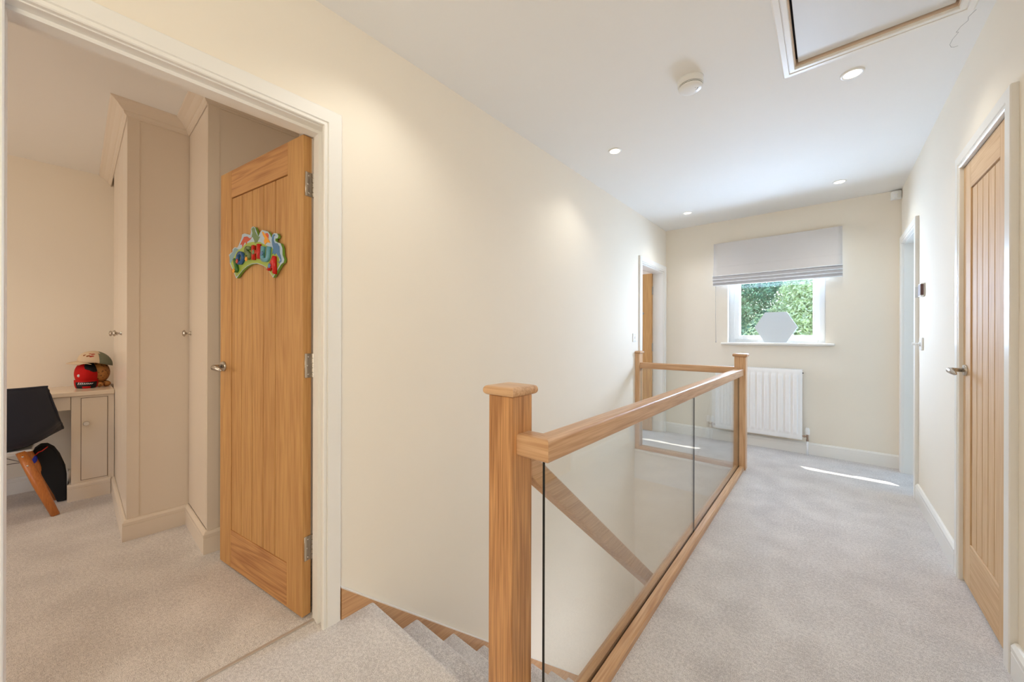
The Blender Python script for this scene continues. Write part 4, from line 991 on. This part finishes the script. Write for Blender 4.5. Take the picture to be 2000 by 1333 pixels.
# ------------------------------------------------------------------ outside
bm = BM(); box(bm, -40, 40, YE + 0.31, 60, -3.0, -2.8); struct('ground', bm, paint('garden_grass', srgb(96, 128, 60), 0.9, 0.3, 8), 'grass of the garden outside')
def leaf_mat(name, c):
    m = bpy.data.materials.new(name); m.use_nodes = True; t = m.node_tree; t.nodes.clear()
    o = t.nodes.new('ShaderNodeOutputMaterial'); d = t.nodes.new('ShaderNodeBsdfPrincipled'); tl = t.nodes.new('ShaderNodeBsdfTranslucent'); mx = t.nodes.new('ShaderNodeMixShader'); mx.inputs[0].default_value = 0.38
    tc = t.nodes.new('ShaderNodeTexCoord'); n = t.nodes.new('ShaderNodeTexNoise'); n.inputs['Scale'].default_value = 9.0; r = t.nodes.new('ShaderNodeValToRGB')
    r.color_ramp.elements[0].position = 0.3; r.color_ramp.elements[1].position = 0.7
    r.color_ramp.elements[0].color = tuple(x * 0.45 for x in c[:3]) + (1,); r.color_ramp.elements[1].color = tuple(min(1, x * 1.25) for x in c[:3]) + (1,)
    t.links.new(tc.outputs['Object'], n.inputs['Vector']); t.links.new(n.outputs['Fac'], r.inputs[0])
    t.links.new(r.outputs[0], d.inputs['Base Color']); t.links.new(r.outputs[0], tl.inputs['Color']); d.inputs['Roughness'].default_value = 0.35
    t.links.new(d.outputs[0], mx.inputs[1]); t.links.new(tl.outputs[0], mx.inputs[2]); t.links.new(mx.outputs[0], o.inputs[0]); return m
LM = [leaf_mat('bluish_green_leaves', srgb(132, 180, 162)), leaf_mat('yellow_green_leaves', srgb(214, 232, 190)), leaf_mat('pale_green_leaves', srgb(204, 230, 206))]
bark = base_mat('brown_bark', srgb(92, 76, 60), 0.9)
def tree(x, y, z0, z1, rad, nb, leaves, lsize, mat, label, seed):
    rnd = random.Random(seed)
    r = empty('leafy_tree', (x, y, -2.8)); tag(r, label, 'tree', 'trees outside the window')
    bm = BM(); tube(bm, [(x, y, -2.8), (x + 0.1, y, (z0 + z1) / 2 - 0.5), (x, y, z1 - 0.6)], [0.16, 0.12, 0.05], 10)
    blobs = []
    for k in range(nb):
        a = rnd.uniform(0, 2 * PI); hh = rnd.random(); rr = rad * (0.35 + 0.65 * math.sqrt(rnd.random())) * (1 - 0.35 * hh)
        blobs.append((Vector((x + rr * math.cos(a), y + rr * math.sin(a), z0 + (z1 - z0) * hh)), rnd.uniform(0.38, 0.70)))
    for c, br in blobs[:14]: tube(bm, [(x, y, max(-2.0, c.z - 0.9)), tuple(c)], [0.05, 0.015], 6)
    obj('trunk', bm, bark, r)
    verts, faces = [], []
    per = leaves // nb
    for c, br in blobs:
        for q in range(per):
            d = Vector((rnd.gauss(0, 1), rnd.gauss(0, 1), rnd.gauss(0.25, 1))).normalized()
            p = c + d * br * (0.6 + 0.45 * rnd.random() ** 0.5)
            nn = (d + Vector((rnd.gauss(0, .45), rnd.gauss(0, .45), 0.5 + rnd.gauss(0, .45)))).normalized()
            tt = nn.cross(Vector((rnd.gauss(0, 1), rnd.gauss(0, 1), rnd.gauss(0, 1)))).normalized(); bt = nn.cross(tt)
            L = lsize * rnd.uniform(0.7, 1.3); W_ = L * 0.42
            i0 = len(verts)
            for s_, t2 in ((-1, 0), (-0.35, 0.8), (0.3, 0.9), (1, 0), (0.3, -0.9), (-0.35, -0.8)):
                verts.append(tuple(p - off0(r) + tt * (L * 0.5 * s_) + bt * (W_ * 0.5 * t2) - nn * (0.12 * L * abs(s_))))
            faces.append((i0, i0 + 1, i0 + 2, i0 + 3, i0 + 4, i0 + 5))
    me = bpy.data.meshes.new('foliage'); me.from_pydata(verts, [], faces); me.materials.append(mat)
    o = bpy.data.objects.new('foliage', me); COL.objects.link(o); o.parent = r
def off0(r): return Vector(r.location)
tree(-1.75, 10.0, -1.6, 3.4, 1.3, 30, 36000, 0.085, LM[0], 'bluish green leafy tree filling the left of the window view', 3)
tree(-0.15, 9.4, -1.8, 2.1, 1.0, 26, 36000, 0.075, LM[1], 'low yellow green bush at the lower right of the window view', 5)
tree(-0.70, 11.6, -0.5, 4.6, 1.6, 34, 34000, 0.095, LM[2], 'pale green leafy tree in the middle of the window view', 8)
tree(1.2, 11.4, -1.0, 4.4, 1.5, 28, 20000, 0.11, LM[0], 'dark leafy tree at the right edge of the window view', 11)
tree(-4.4, 12.0, -1.0, 5.0, 1.8, 26, 9000, 0.2, LM[2], 'pale green tree beyond the left edge of the window view', 14)
tree(-2.2, 14.5, -1.0, 6.4, 2.6, 34, 13000, 0.22, LM[0], 'tall tree behind the others in the window view', 17)
tree(1.6, 15.0, -1.0, 6.2, 2.6, 30, 11000, 0.22, LM[1], 'tall yellow green tree far behind at the right of the window view', 19)
